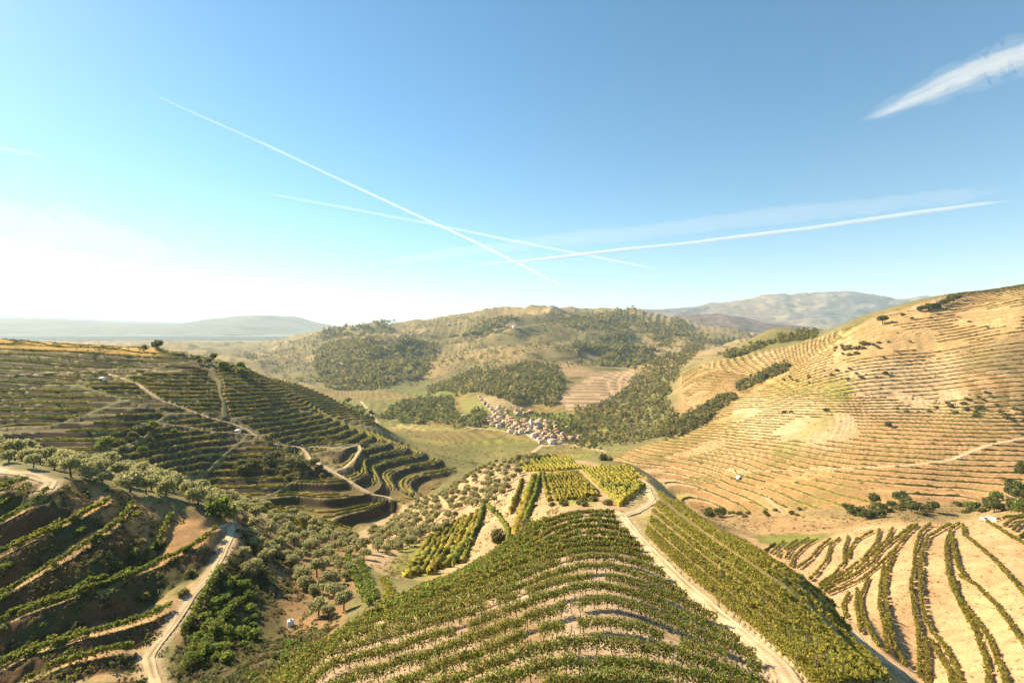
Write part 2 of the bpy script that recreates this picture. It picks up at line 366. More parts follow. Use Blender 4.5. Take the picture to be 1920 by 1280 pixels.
# ------------------------------------------------------------------ ground sheet, finer where more of it is in view
NU, NV = 1060, 540
uc = np.linspace(-1.22, 1.22, NU)
ci = np.clip(((uc-UG[0])/(UG[1]-UG[0])), 0, len(UG)-1.001); c0 = ci.astype(int); cf = ci-c0
sc_ = SG[:, c0]*(1-cf)+SG[:, c0+1]*cf; hc = HIDE[:, c0]
dens = np.abs(np.gradient(sc_, axis=0))*480*(0.12+0.88*sstep(6, 2, hc))+0.10
cdf = np.cumsum(dens, axis=0); cdf /= cdf[-1]
kern = np.exp(-.5*(np.arange(-30, 31)/12)**2); kern /= kern.sum()
cdf = np.apply_along_axis(lambda r: np.convolve(np.pad(r, 30, mode='edge'), kern, 'valid'), 1, cdf)
q = np.linspace(cdf[0].max()+1e-6, 1, NV)
YV = np.empty((NV, NU))
for j in range(NU): YV[:, j] = np.exp(np.interp(q, cdf[:, j], VG))
YV[-1] = 6990
X = (YV*uc[None]); Xf = X.ravel(); Yf = YV.ravel()
Hf, PX, PY, Z0, W, FR, RD, EDGE = ground(Xf, Yf, True)
print('ground', time.time()-T0)
# land cover (albedo)
def C(*v): return np.array(v, float)
n1 = fbm(Xf/6, Yf/6, 3); n2 = fbm(Xf/40, Yf/40, 3); n3 = fbm(Xf/160+3, Yf/160, 3)
def mix(a, b, k): return a*(1-k[:, None])+b*k[:, None]
soil = C(.40, .27, .15); gold = C(.46, .29, .12); dark = C(.085, .055, .03); green = C(.12, .125, .03); olive = C(.17, .15, .06); pale = C(.52, .39, .25)
RGB = np.tile(olive, (len(Xf), 1))
def region(poly, y0, y1, colr, soft=6, amt=1.0, ns=0.0):
    global RGB
    i = np.nonzero((Yf > y0) & (Yf < y1))[0]
    k = sstep(-soft, soft, poly_sd(PX[i], PY[i], poly)+ns*n2[i]*20)*amt
    RGB[i] = RGB[i]*(1-k[:, None])+np.asarray(colr)*k[:, None]
# massif and far slopes
far = sstep(900, 1300, Yf)
fc = mix(C(.26, .195, .08), C(.145, .135, .05), sstep(-.25, .3, n3+.5*n2)); 
ffar = np.nan_to_num(FR['far'], nan=0.5)
fs = np.column_stack([np.random.default_rng(21).uniform(-2600, 1500, 220), np.random.default_rng(22).uniform(1200, 3700, 220)])
fi = np.nonzero((Yf > 1200) & (Yf < 3900))[0]
def vor2(x, y, s_):
    k_ = np.zeros(len(x), int); b1_ = np.full(len(x), 1e9)
    for i_, (a_, c_) in enumerate(s_):
        d_ = (x-a_)**2+(y-c_)**2; n_ = d_ < b1_; k_[n_] = i_; b1_[n_] = d_[n_]
    return k_
fk = vor2(Xf[fi]+60*fbm(Xf[fi]/90, Yf[fi]/90, 3), Yf[fi]+60*fbm(Xf[fi]/90+7, Yf[fi]/90, 3), fs)
fpal = np.array([[.31, .21, .09], [.18, .15, .06], [.25, .18, .075], [.40, .28, .15], [.15, .13, .05], [.23, .18, .065], [.34, .24, .11]])[np.random.default_rng(23).integers(0, 7, 220)][fk]
fc[fi] = fc[fi]*.45+fpal*.55
fc = fc*(1-0.6*sstep(.75, .9, ffar)*sstep(-.35, .1, n3))[:, None]
RGB = mix(RGB, fc, far)
# valley floor
vf = sstep(-150, -160, Z0)*sstep(560, 640, Yf)*sstep(1700, 1400, Yf)
vs = np.array([[rng.uniform(-350, 250), rng.uniform(620, 1350)] for _ in range(60)])
def vor(x, y, s):
    b = np.full(x.shape, 1e9); k = np.zeros(x.shape, int); b2 = np.full(x.shape, 1e9)
    for i, (a, c) in enumerate(s):
        d = np.hypot((x-a)*.6, y-c); n = d < b; b2 = np.where(n, b, np.minimum(b2, d)); k = np.where(n, i, k); b = np.where(n, d, b)
    return k, b2-b
ii = np.nonzero(vf > 0.01)[0]; kk, ee = vor(Xf[ii], Yf[ii], vs)
pal = np.array([[.20, .19, .035], [.25, .19, .05], [.15, .17, .03], [.27, .22, .06], [.18, .17, .05], [.22, .16, .05]])
vc = pal[np.random.default_rng(9).integers(0, 6, 60)][kk]
ang = np.random.default_rng(2).choice([0.12, 0.2, 0.05], 60)[kk]
st = np.sin((Yf[ii]+ang*Xf[ii])*2*np.pi/9.0); vc = vc*(1+.22*st)[:, None]
vc = np.where((ee < 2.0)[:, None], C(.11, .10, .04), vc)
RGB[ii] = RGB[ii]*(1-vf[ii, None])+vc*vf[ii, None]
# left hill: grassy platforms, scrubby banks with shade darkened into their colour, pale lip
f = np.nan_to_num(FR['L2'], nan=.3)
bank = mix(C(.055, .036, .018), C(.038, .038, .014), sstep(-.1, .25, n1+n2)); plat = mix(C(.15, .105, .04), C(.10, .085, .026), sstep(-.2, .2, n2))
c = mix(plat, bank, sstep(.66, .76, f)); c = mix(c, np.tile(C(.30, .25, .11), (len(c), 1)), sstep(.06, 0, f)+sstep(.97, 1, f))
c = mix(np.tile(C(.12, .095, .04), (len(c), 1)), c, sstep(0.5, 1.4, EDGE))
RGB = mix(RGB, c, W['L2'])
# near left slope
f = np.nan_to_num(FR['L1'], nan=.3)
bank = mix(C(.12, .068, .03), C(.065, .06, .022), sstep(0, .35, n1+.6*n2)); plat = mix(C(.40, .26, .13), C(.2, .17, .06), sstep(-.1, .3, n1))  # bank soil and scrub, albedo lowered to carry the bank's shade
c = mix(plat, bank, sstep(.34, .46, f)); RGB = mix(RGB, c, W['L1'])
region([(120,905),(160,905),(420,975),(400,1020),(300,1060),(230,985),(140,950)], 60, 130, C(.40, .22, .09), 8, .8)
region([(430,930),(680,990),(680,1060),(640,1180),(560,1260),(430,1280),(330,1200),(400,1070)], 55, 215, C(.24, .15, .07), 8)
region([(430,1060),(500,1090),(560,1200),(520,1290),(300,1290),(340,1180)], 55, 130, C(.075, .065, .025), 14, .9, 1)  # shade of the gully bank painted in, over its scrub tone
region([(440,925),(660,990),(640,1015),(470,965)], 140, 230, C(.33, .25, .12), 4)
# grove on the far flank of the spur, and its blocks
region([(670,1000),(860,885),(1000,855),(1060,855),(1240,895),(1340,975),(1160,965),(1000,985),(860,1080),(790,1110),(690,1060)], 112, 330, C(.40, .27, .15), 6)
region([(730,1075),(760,1020),(840,1000),(900,970),(880,1040),(800,1095)], 112, 230, C(.20, .20, .04), 16, .85, 1)
region([(965,865),(1040,853),(1090,870),(1080,887),(985,885)], 150, 330, C(.36, .27, .10), 4)
region([(1010,890),(1090,885),(1120,945),(1050,950)], 120, 300, C(.28, .25, .07), 4)
# spur under the vines
f = np.nan_to_num(FR['F'], nan=.3)
c = mix(np.tile(C(.46, .33, .21), (len(Xf), 1)), np.tile(C(.30, .20, .11), (len(Xf), 1)), sstep(-.2, .25, n1)); RGB = mix(RGB, c, W['F'])
region([(1168,965),(1220,900),(1340,980),(1465,1060),(1560,1130),(1720,1300),(1520,1310),(1290,1100),(1205,1012)], 25, 240, C(.38, .29, .12), 4)
region([(1225,905),(1290,945),(1450,950),(1930,915),(1990,960),(1640,990),(1420,1012),(1330,988)], 190, 420, C(.34, .225, .105), 8, .9, 1)
region([(765,830),(870,878),(960,856),(1050,848),(1145,866),(1180,842),(1100,835),(960,830),(860,825)], 420, 780, C(.19, .17, .055), 8, .8, 1)
region([(1225,900),(1330,980),(1465,1062),(1560,1132),(1700,1280),(1740,1420),(1640,1420),(1520,1250),(1400,1100),(1250,960)], 60, 320, C(.34, .26, .11), 4, .9)
# golden slope
region([(1345,985),(1480,1030),(1620,985),(1860,972),(2300,900),(2300,1500),(1720,1300),(1560,1135),(1420,1030)], 80, 330, C(.42, .265, .14), 5)
region([(1340,972),(1480,965),(1560,985),(1650,975),(1480,1005),(1400,985)], 200, 340, C(.30, .19, .09), 4)
region([(1415,1005),(1500,1000),(1560,1008),(1480,1022),(1425,1018)], 160, 300, C(.17, .17, .04), 3)
region([(1500,935),(1930,925),(1930,968),(1650,975),(1500,968)], 200, 300, C(.25, .18, .08), 6, .8)
# big sunlit hill
f = np.nan_to_num(FR['R2'], nan=.3)
g1 = sstep(-.25, .35, n3+.4*n2)
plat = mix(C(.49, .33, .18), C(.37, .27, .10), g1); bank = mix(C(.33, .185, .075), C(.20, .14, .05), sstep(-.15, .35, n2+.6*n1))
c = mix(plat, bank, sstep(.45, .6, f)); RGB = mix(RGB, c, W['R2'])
for poly, cc, am in [([(1640,600),(1930,535),(1930,640),(1700,700),(1560,690)], C(.45, .29, .12), .55), ([(1270,700),(1400,690),(1440,750),(1330,800),(1270,790)], C(.40, .24, .11), .7),
                     ([(1380,750),(1520,735),(1640,790),(1560,840),(1400,830)], C(.52, .37, .22), .65), ([(1560,690),(1800,660),(1800,760),(1640,780)], C(.55, .38, .22), .6),
                     ([(1470,715),(1600,720),(1590,745),(1480,748)], C(.22, .21, .05), .85), ([(1440,840),(1560,760),(1600,770),(1560,800),(1470,850)], C(.22, .22, .05), .6),
                     ([(1600,780),(1930,810),(1930,940),(1600,950)], C(.38, .22, .10), .5), ([(1780,640),(1930,620),(1930,700),(1800,690)], C(.22, .17, .08), .5)]:
    region(poly, 260, 1100, cc, 14, am, 1.2)
region([(1045,740),(1120,695),(1190,692),(1185,715),(1120,760),(1060,770)], 900, 1700, C(.46, .31, .17), 3)
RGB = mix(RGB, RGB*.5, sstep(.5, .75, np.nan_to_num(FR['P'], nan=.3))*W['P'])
region([(935,700),(975,672),(985,690),(950,712)], 1000, 2600, C(.42, .28, .17), 2)
region([(1030,680),(1110,690),(1120,700),(1060,705)], 1000, 2600, C(.33, .22, .11), 3)
region([(900,745),(960,738),(985,760),(930,770)], 900, 1600, C(.36, .27, .13), 3); region([(860,750),(900,742),(922,778),(870,775)], 900, 1500, C(.24, .22, .06), 3)
region([(-50,628),(300,652),(330,660),(280,667),(-50,652)], 430, 800, C(.42, .24, .04), 3)
# tracks show as bare soil at their borders
k = sstep(1.6, 0.2, RD)*0.8; RGB = mix(RGB, np.tile(C(.45, .33, .20), (len(Xf), 1)), k)
RGB *= (1+.25*n1)[:, None]
# forest floor is set later by the woods; build
i = np.arange(NU*NV).reshape(NV, NU)
fcs = np.c_[i[:-1, :-1].ravel(), i[:-1, 1:].ravel(), i[1:, 1:].ravel(), i[1:, :-1].ravel()]
co = np.c_[Xf, Yf, Hf]
# the sheet runs on to the horizon
ext = [co]; exc = [RGB]; last = i[-1]; ef = []
base = len(co)
for Yx, zx in ((9000, -190), (14000, -230), (30000, -300)):
    ext.append(np.c_[uc*Yx*1.3, np.full(NU, Yx), np.full(NU, zx)]); exc.append(np.tile(C(.17, .15, .08), (NU, 1)))
    cur = np.arange(base, base+NU); base += NU
    ef.append(np.c_[last[:-1], last[1:], cur[1:], cur[:-1]]); last = cur
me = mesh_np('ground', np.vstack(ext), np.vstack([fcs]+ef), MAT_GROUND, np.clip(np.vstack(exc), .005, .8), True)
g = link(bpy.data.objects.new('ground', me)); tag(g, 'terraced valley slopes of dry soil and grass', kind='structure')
# track ribbons
for nm, wd, L, z in road_lines:
    d = np.gradient(L, axis=0); d /= np.linalg.norm(d, axis=1)[:, None]+1e-9; nrm = np.c_[-d[:, 1], d[:, 0]]
    K = 13; off = np.linspace(-.5, .5, K)
    wv = wd*(1+.25*fbm(L[:, 0]/5, L[:, 1]/5, 2))
    P = L[:, None]+nrm[:, None]*(off[None, :, None]*wv[:, None, None])
    zz = z[:, None]+0.04+0.05*np.cos(off*2*np.pi*2)[None]*(.6 if wd < 3 else .2)+0.03*fbm(P[..., 0]/.7, P[..., 1]/.7, 2)-.10*(np.abs(off) > .45)[None]
    v = np.concatenate([P, zz[..., None]], 2).reshape(-1, 3)
    i = np.arange(len(v)).reshape(len(L), K); fc_ = np.c_[i[:-1, :-1].ravel(), i[:-1, 1:].ravel(), i[1:, 1:].ravel(), i[1:, :-1].ravel()]
    mid = np.exp(-(off/.13)**2)[None]*sstep(-.2, .3, fbm(P[..., 0]/4, P[..., 1]/4, 2))
    cc = np.array([.56, .41, .25])*(1+.3*fbm(P[..., 0]/3, P[..., 1]/3, 3))[..., None]
    mid = np.clip(mid*1.3, 0, 1); cc = cc*(1-mid[..., None]*.75)+np.array([.25, .20, .085])*mid[..., None]*.75
    eg = (np.abs(off)[None]*2)**4*sstep(-.35, .25, fbm(P[..., 0]/1.6, P[..., 1]/1.6, 3)); cc = cc*(1-eg[..., None]*.8)+np.array([.30, .22, .11])*eg[..., None]*.8
    o = link(bpy.data.objects.new(nm, mesh_np(nm, v, fc_, MAT_TRACK, cc.reshape(-1, 3), True))); tag(o, kind='structure')
print('terrain', time.time()-T0)
# ------------------------------------------------------------------ vine rows
MAT_LEAF = attr_mat('vine_leaf', rough=0.6, transl=0.6, spec=0.25)
MAT_HEDGE = attr_mat('vine_hedge', rough=0.8, transl=0.5, scales=[(0.8, .3), (3.0, .4)])
MAT_BARK = solid_mat('vine_bark', (.09, .06, .04), .95, 6, .4)
MAT_POST = solid_mat('post_wood', (.16, .13, .10), .9, 4, .3)
rows = []        # (region, polyline, style, height, width, palette)
def contours(tf, box, g, off, keep):
    x0, x1, y0, y1 = box
    gx = np.arange(x0, x1, g); gy = np.arange(y0, y1, g); XX, YY = np.meshgrid(gx, gy)
    T = tf(XX.ravel(), YY.ravel()).reshape(XX.shape)-off; K = keep(XX.ravel(), YY.ravel()).reshape(XX.shape)
    out = []; ny, nx = T.shape
    lo = int(np.floor(T[K].min())); hi = int(np.ceil(T[K].max()))
    for lev in range(lo, hi+1):
        A = T >= lev
        cell = np.nonzero(((A[:-1, :-1] != A[1:, 1:]) | (A[:-1, 1:] != A[1:, :-1])) & K[:-1, :-1] & K[1:, 1:] & K[1:, :-1] & K[:-1, 1:])
        if not len(cell[0]): continue
        adj = {}; pt = {}
        for i, j in zip(*cell):
            es = []
            for (a, b, c, d, key) in ((i, j, i, j+1, (i, j, 0)), (i+1, j, i+1, j+1, (i+1, j, 0)), (i, j, i+1, j, (i, j, 1)), (i, j+1, i+1, j+1, (i, j+1, 1))):
                if A[a, b] != A[c, d]:
                    if abs(T[a, b]-T[c, d]) > 1.5: continue
                    q = (lev-T[a, b])/(T[c, d]-T[a, b]); pt[key] = (gx[b]+(gx[d]-gx[b])*q, gy[a]+(gy[c]-gy[a])*q); es.append(key)
            if len(es) == 2:
                adj.setdefault(es[0], []).append(es[1]); adj.setdefault(es[1], []).append(es[0])
        seen = set()
        for st in sorted(adj, key=lambda k: len(adj[k])):
            if st in seen: continue
            ln = [st]; seen.add(st)
            while True:
                nx_ = [k for k in adj[ln[-1]] if k not in seen]
                if not nx_: break
                ln.append(nx_[0]); seen.add(nx_[0])
            if len(ln) > 2: out.append((lev, np.array([pt[k] for k in ln])))
    return out
def split_rows(P, min_len, keepf):
    """cut a line where the ground is out of sight, on a track or bare"""
    ok = keepf(P[:, 0], P[:, 1]); res = []; i = 0
    while i < len(P):
        if not ok[i]: i += 1; continue
        j = i
        while j+1 < len(P) and ok[j+1]: j += 1
        if j-i >= 2 and np.hypot(*np.diff(P[i:j+1], axis=0).T).sum() > min_len: res.append(P[i:j+1])
        i = j+1
    return res
GREEN = [(.14, .19, .04), (.20, .24, .05), (.11, .15, .035)]
AUTUMN = [(.16, .20, .045), (.24, .25, .05), (.31, .26, .055), (.25, .13, .05), (.13, .17, .035), (.20, .23, .045), (.15, .20, .04)]
YELLOW = [(.38, .34, .065), (.45, .37, .07), (.28, .28, .05)]
LIME = [(.24, .235, .047), (.30, .275, .052), (.18, .19, .037)]
def warm(p, k=1.06): return [(r*k, g_*1.02, b*.92) for r, g_, b in p]
GREEN, AUTUMN, LIME = warm(GREEN), [tuple(c_*1.12 for c_ in p_) for p_ in warm(AUTUMN, .98)], warm(LIME, 1.13)
# spur
def keepF(x, y): 
    px, py, z, W_ = lay(x, y); D, _ = road_near(x, y)
    return (W_['F'] > .5) & (D > .7) & (hidden(x, y) < 1.5)
for lev, P in contours(t_F, (-45, 40, 27, 122), 1.0, 0.22, lambda x, y: lay(x, y)[3]['F'] > .3):
    for Q in split_rows(resample(P, .7, False), 5, keepF): rows.append(('spur', Q, 'leaf', 1.3, .62, AUTUMN))
def vis_split(P, mn=4, hid=1.8, road=0.5):
    def kf(x, y): return (hidden(x, y) < hid) & (road_near(x, y)[0] > road)
    return split_rows(P, mn, kf)
def fan(reg, A, B, n, ymin, ymax, style, h, wd, pal, step=.8, jit=0.0):
    A = np.array(A, float); B = np.array(B, float)
    m = max(len(A), len(B))
    def eq(P):
        d = np.r_[0, np.cumsum(np.hypot(*np.diff(P, axis=0).T))]; q = np.linspace(0, d[-1], 9); return np.c_[np.interp(q, d, P[:, 0]), np.interp(q, d, P[:, 1])]
    A = eq(A); B = eq(B)
    for i in range(n):
        k = np.clip((i+jit*math.sin(i*2.4)*.9)/(n-1), 0, 1)
        P = trace([tuple(p) for p in A*(1-k)+B*k], step, ymin, ymax)
        if np.hypot(*np.diff(P, axis=0).T).max() > 6*step+4: P = P[:max(3, int(np.argmax(np.hypot(*np.diff(P, axis=0).T))))]
        for Q in vis_split(P): rows.append((reg, Q, style, h, wd, pal))
fan('flank', [(1212,1004),(1300,1088),(1385,1160),(1478,1240),(1540,1296)], [(1240,910),(1332,981),(1460,1061),(1558,1130),(1690,1278)], 15, 28, 230, 'leaf', .85, .42, LIME+YELLOW, .8, .5)
fan('crest', [(1089,877),(1164,950)], [(1178,876),(1216,905)], 13, 120, 300, 'hedge', 1.5, .8, YELLOW)
fan('crest', [(1025,894),(1044,939)], [(1081,886),(1122,931)], 12, 120, 300, 'hedge', 1.5, .8, LIME)
fan('crest', [(968,868),(988,884)], [(1060,854),(1086,880)], 14, 120, 330, 'hedge', 1.5, .8, YELLOW)
fan('strip', [(447,931),(560,964),(660,990)], [(475,953),(560,985),(640,1012)], 8, 140, 280, 'hedge', 1.4, .8, LIME)
fan('crest', [(762,1082),(798,1022),(830,986)], [(866,1056),(890,1000),(906,956)], 8, 112, 300, 'hedge', 1.3, 1.5, LIME+YELLOW)
for reg, pal, pts, y0, y1, hh, ww in [
  ('crest', YELLOW, [(1002,894),(990,935),(966,1000)], 118, 300, 2.0, 2.2), ('crest', LIME, [(980,901),(970,930),(957,965)], 118, 300, 1.6, 1.2), ('crest', GREEN, [(1014,890),(1002,935),(984,980)], 118, 300, 1.8, 1.2),
  ('crest', GREEN, [(909,946),(897,990),(875,1030),(852,1058)], 118, 300, 1.8, 1.1), ('crest', GREEN, [(914,950),(940,975),(954,1000),(952,1018)], 118, 300, 1.8, 1.0), ('crest', LIME, [(867,988),(845,1030),(807,1077)], 112, 300, 1.6, 1.2),
  ('crest', LIME, [(833,1010),(826,1040),(812,1060)], 112, 300, 1.5, 1.0), ('crest', YELLOW, [(891,985),(870,1020),(848,1052)], 112, 300, 1.4, 1.8), ('crest', LIME, [(1018,890),(1022,915),(1030,940)], 118, 300, 1.5, 1.2),
  ('gully', GREEN, [(650,1047),(668,1090),(691,1137)], 70, 180, 1.5, .9), ('gully', GREEN, [(672,1055),(688,1090),(704,1130)], 70, 180, 1.5, .9), ('gully', LIME, [(717,1089),(728,1110),(732,1137)], 70, 180, 1.5, .9),
  ('gully', GREEN, [(367,1250),(390,1205),(416,1167),(446,1134)], 55, 130, 1.6, .9), ('gully', GREEN, [(349,1262),(360,1231),(372,1200)], 55, 130, 1.6, .9), ('gully', GREEN, [(345,1190),(368,1150),(392,1110),(415,1072)], 55, 130, 1.6, .8)]:
    for Q in vis_split(trace(pts, .8, y0, y1)): rows.append((reg, Q, 'leaf' if y1 < 200 else 'hedge', hh, ww, pal))
# near left slope: the traced lips, with a second row behind most of them
for k, L in l1_tr:
    d = np.gradient(L, axis=0); d /= np.linalg.norm(d, axis=1)[:, None]; nrm = np.c_[-d[:, 1], d[:, 0]]
    if nrm[:, 1].mean() < 0: nrm = -nrm
    for o_ in ((.7, 2.3) if k in (1.0, 2.0, 4.0) else (.8,)):
        P = L+nrm*o_
        cut = np.random.default_rng(int(k*10)+int(o_*7))
        if o_ > 2: P = P[:int(len(P)*cut.uniform(.4, .65))]
        for Q in vis_split(P): rows.append(('left', Q, 'leaf', 1.35, .6, GREEN+LIME[:1]))
# golden slope: traced rows
Z3 = lambda s: [(1120+a/2.4, 800+b/2.4) for a, b in s]
GOLD = [Z3(s) for s in [
 [(1640,432),(1590,470),(1570,540),(1575,640),(1590,720),(1650,840),(1700,930),(1750,1060),(1768,1190)], [(1595,500),(1605,560),(1625,640),(1660,690)], [(1630,680),(1700,720),(1800,820),(1920,990),(1990,1090)],
 [(1645,450),(1650,490),(1720,550),(1800,620),(1860,690),(1920,760),(2000,860)], [(1742,425),(1800,462),(1920,535),(2000,580)], [(1500,446),(1455,480),(1430,560),(1425,640),(1410,730),(1430,850),(1445,930),(1450,1040),(1450,1190)],
 [(1590,444),(1490,500),(1465,560),(1455,650),(1455,750),(1470,850),(1510,940),(1570,1010),(1620,1110),(1640,1190)], [(1475,960),(1485,1040),(1490,1190)], [(1500,970),(1550,1060),(1585,1110),(1600,1190)],
 [(1440,446),(1400,480),(1340,560),(1280,620),(1200,690),(1090,740),(1020,765),(965,748)], [(1290,630),(1275,720),(1270,820),(1290,900),(1305,1030)], [(1340,570),(1310,640),(1295,740),(1310,880),(1330,980),(1390,1105)],
 [(1170,740),(1165,820),(1190,940)], [(1220,690),(1185,780),(1195,860),(1230,940),(1270,1000)], [(1135,760),(1105,810),(1125,870),(1175,920)], [(1600,690),(1620,770),(1680,850),(1760,960),(1800,1060),(1850,1190)],
 [(1420,450),(1350,500),(1280,560),(1240,620),(1150,680),(1060,730),(985,752)], [(1330,462),(1300,520),(1230,590),(1180,640),(1100,690),(1000,740)], [(1270,470),(1255,530),(1200,600),(1120,660),(1010,725)], [(1240,478),(1170,510),(1135,560),(1130,600)],
 [(1130,500),(1110,560),(1110,620),(1070,670),(975,735)], [(1090,505),(1050,540),(1030,610),(980,670),(945,700)], [(1050,510),(1000,550),(960,600),(900,640)], [(990,510),(930,550),(880,600),(865,645)],
 [(950,505),(880,550),(835,615)], [(900,515),(820,570),(808,605)], [(840,520),(780,575)], [(800,525),(750,560)], [(1800,425),(1860,412),(1960,398)], [(1830,455),(1870,425),(1940,410)], [(1870,475),(1900,440),(1960,425)], [(1895,500),(1940,470)]]]
for P in GOLD:
    L = trace(P, .8, 84, 330)
    for Q in vis_split(L, 4, 2.5): rows.append(('golden', Q, 'leaf', 1.3, .5, LIME+YELLOW[:1]))
# left hill
def keepL2(x, y): return (lay(x, y)[3]['L2'] > .4)
def kl2(x, y):
    D, _ = road_near(x, y)
    return (hidden(x, y) < 2.5) & (D > .8) & (parcel(x, y, _sd)[1] > 1.8) & (fbm(x/45, y/45, 2) > -.42)
for lev, P in contours(t_L2, (-760, -40, 215, 770), 3.0, 0.13, keepL2):
    for Q in split_rows(resample(P, 1.2, False), 9, kl2): rows.append(('hill', Q, 'hedge', 1.15, 1.3, YELLOW+LIME))
for lev, P in contours(t_L2, (-760, -40, 240, 770), 3.0, 0.40, keepL2):
    for Q in split_rows(resample(P, 1.4, False), 9, lambda x, y: kl2(x, y) & (fbm(x/60+7, y/60, 2) > -.38)): rows.append(('hill', Q, 'hedge', 1.1, 1.3, LIME+YELLOW))
for lev, P in contours(t_L2, (-760, -40, 300, 600), 3.0, 0.63, keepL2):
    for Q in split_rows(resample(P, 1.4, False), 9, lambda x, y: kl2(x, y) & (h0(x, y) > -60)): rows.append(('hill', Q, 'hedge', 1.1, 1.1, YELLOW+LIME))
# sunlit hill
def keepR2(x, y): return (lay(x, y)[3]['R2'] > .4)
def kr2(x, y):
    D, _ = road_near(x, y); z = h0(x, y)
    return (hidden(x, y) < 2.0) & (D > .8) & (fbm(x/70, y/50, 3) > -.30+.10*sstep(-75, -25, z))
for lev, P in contours(t_R2, (90, 900, 262, 1100), 3.0, 0.2, keepR2):
    for Q in split_rows(resample(P, 1.5, False), 9, kr2): rows.append(('sunny', Q, 'hedge', 1.2, .8, [(.20, .19, .045), (.27, .23, .06), (.15, .15, .035)]))
print('rows', len(rows), time.time()-T0)
# size in the picture decides which rows stand alone
def rsize(r):
    L = np.hypot(*np.diff(r[1], axis=0).T).sum(); Y = r[1][:, 1].mean(); return L*r[3]/Y**2
rows.sort(key=rsize, reverse=True)
def leaf_row(P, h, wd, pal, seed):
    g_ = np.random.default_rng(seed); seg = np.hypot(*np.diff(P, axis=0).T); cum = np.r_[0, np.cumsum(seg)]; Ln = cum[-1]; Y = P[:, 1].mean()
    dn, sz = (400, .135) if Y < 48 else (240, .175) if Y < 66 else (110, .28) if Y < 95 else (60, .36) if Y < 140 else (36, .46)
    if wd < .7 and h < 1.1: dn *= .5
    n = int(Ln*dn); q = g_.uniform(0, Ln, n)
    plant = np.floor(q/1.15); pr = np.random.default_rng(seed+1).random(int(Ln/1.15)+3)[plant.astype(int)]
    x = np.interp(q, cum, P[:, 0]); y = np.interp(q, cum, P[:, 1])
    keep = (pr > .05) & (g_.random(n) < .6+.6*np.cos(((q/1.15)%1-.5)*2.2)**2)
    q, x, y, pr = q[keep], x[keep], y[keep], pr[keep]; n = len(q)
    dx = np.interp(q+.3, cum, P[:, 0])-np.interp(q-.3, cum, P[:, 0]); dy = np.interp(q+.3, cum, P[:, 1])-np.interp(q-.3, cum, P[:, 1])
    l = np.hypot(dx, dy)+1e-9; nx, ny = -dy/l, dx/l
    top = h*(.8+.35*pr); lo = h*.30
    zz = lo+(top-lo)*g_.beta(1.5, 1.15, n); s = g_.normal(0, .36, n)*wd*(1.15-.5*np.abs(zz/h-.6))
    zb = np.interp(q, cum, ground(P[:, 0], P[:, 1]))
    ctr = np.c_[x+nx*s, y+ny*s, zb+zz]
    a = g_.normal(size=(n, 3)); a /= np.linalg.norm(a, axis=1)[:, None]; b = np.cross(a, g_.normal(size=(n, 3))); b /= np.linalg.norm(b, axis=1)[:, None]
    sz_ = sz*g_.uniform(.6, 1.35, n)[:, None]
    pal = np.array(pal); patch = vnoise(x/5+30, y/5)+.55*g_.normal(0, .5, n); ci_ = np.clip(((patch+.5)*len(pal)).astype(int), 0, len(pal)-1)
    rnd = g_.random(n); ci_ = np.where(rnd < .3, g_.integers(0, len(pal), n), ci_)
    cc = pal[ci_]*g_.uniform(.65, 1.35, n)[:, None]
    if Y < 66:
        v = np.stack([ctr-a*sz_*.5-b*sz_*.1, ctr+b*sz_*.45, ctr+a*sz_*.55, ctr-b*sz_*.45], 1).reshape(-1, 3); f_ = np.arange(n*4).reshape(n, 4); cc = np.repeat(cc, 4, 0)
    else:
        v = np.stack([ctr-a*sz_*.6-b*sz_*.4, ctr-a*sz_*.1+b*sz_*.6, ctr+a*sz_*.7-b*sz_*.2], 1).reshape(-1, 3); f_ = np.arange(n*3).reshape(n, 3); cc = np.repeat(cc, 3, 0)
    return v, f_, cc
def tube(p0, p1, r0, r1, k=5, lean=0):
    p0 = np.array(p0, float); p1 = np.array(p1, float); a = np.linspace(0, 2*np.pi, k, endpoint=False)
    d = p1-p0; d /= np.linalg.norm(d); e = np.cross(d, [0.3, .9, .1]); e /= np.linalg.norm(e); f_ = np.cross(d, e)
    ring = lambda p, r: p+r*(np.cos(a)[:, None]*e+np.sin(a)[:, None]*f_)
    v = np.vstack([ring(p0, r0), ring(p1, r1)]); i = np.arange(k); j = (i+1) % k
    return v, np.c_[i, j, j+k, i+k]
def trunks(P, h, seed):
    g_ = np.random.default_rng(seed); cum = np.r_[0, np.cumsum(np.hypot(*np.diff(P, axis=0).T))]; q = np.arange(.5, cum[-1], 1.15)
    x = np.interp(q, cum, P[:, 0]); y = np.interp(q, cum, P[:, 1]); z = ground(x, y); V = []; F_ = []; b = 0
    for X_, Y_, Z_ in zip(x, y, z):
        m = np.array([X_+g_.normal(0, .07), Y_+g_.normal(0, .07), Z_+h*.28]); t = m+[g_.normal(0, .1), g_.normal(0, .1), h*.25]
        for p, q_, r0, r1 in ((np.array([X_, Y_, Z_-.08]), m, .045, .035), (m, t, .035, .02)):
            v, f_ = tube(p, q_, r0, r1, 4); V.append(v); F_.append(f_+b); b += len(v)
    return np.vstack(V), np.vstack(F_)
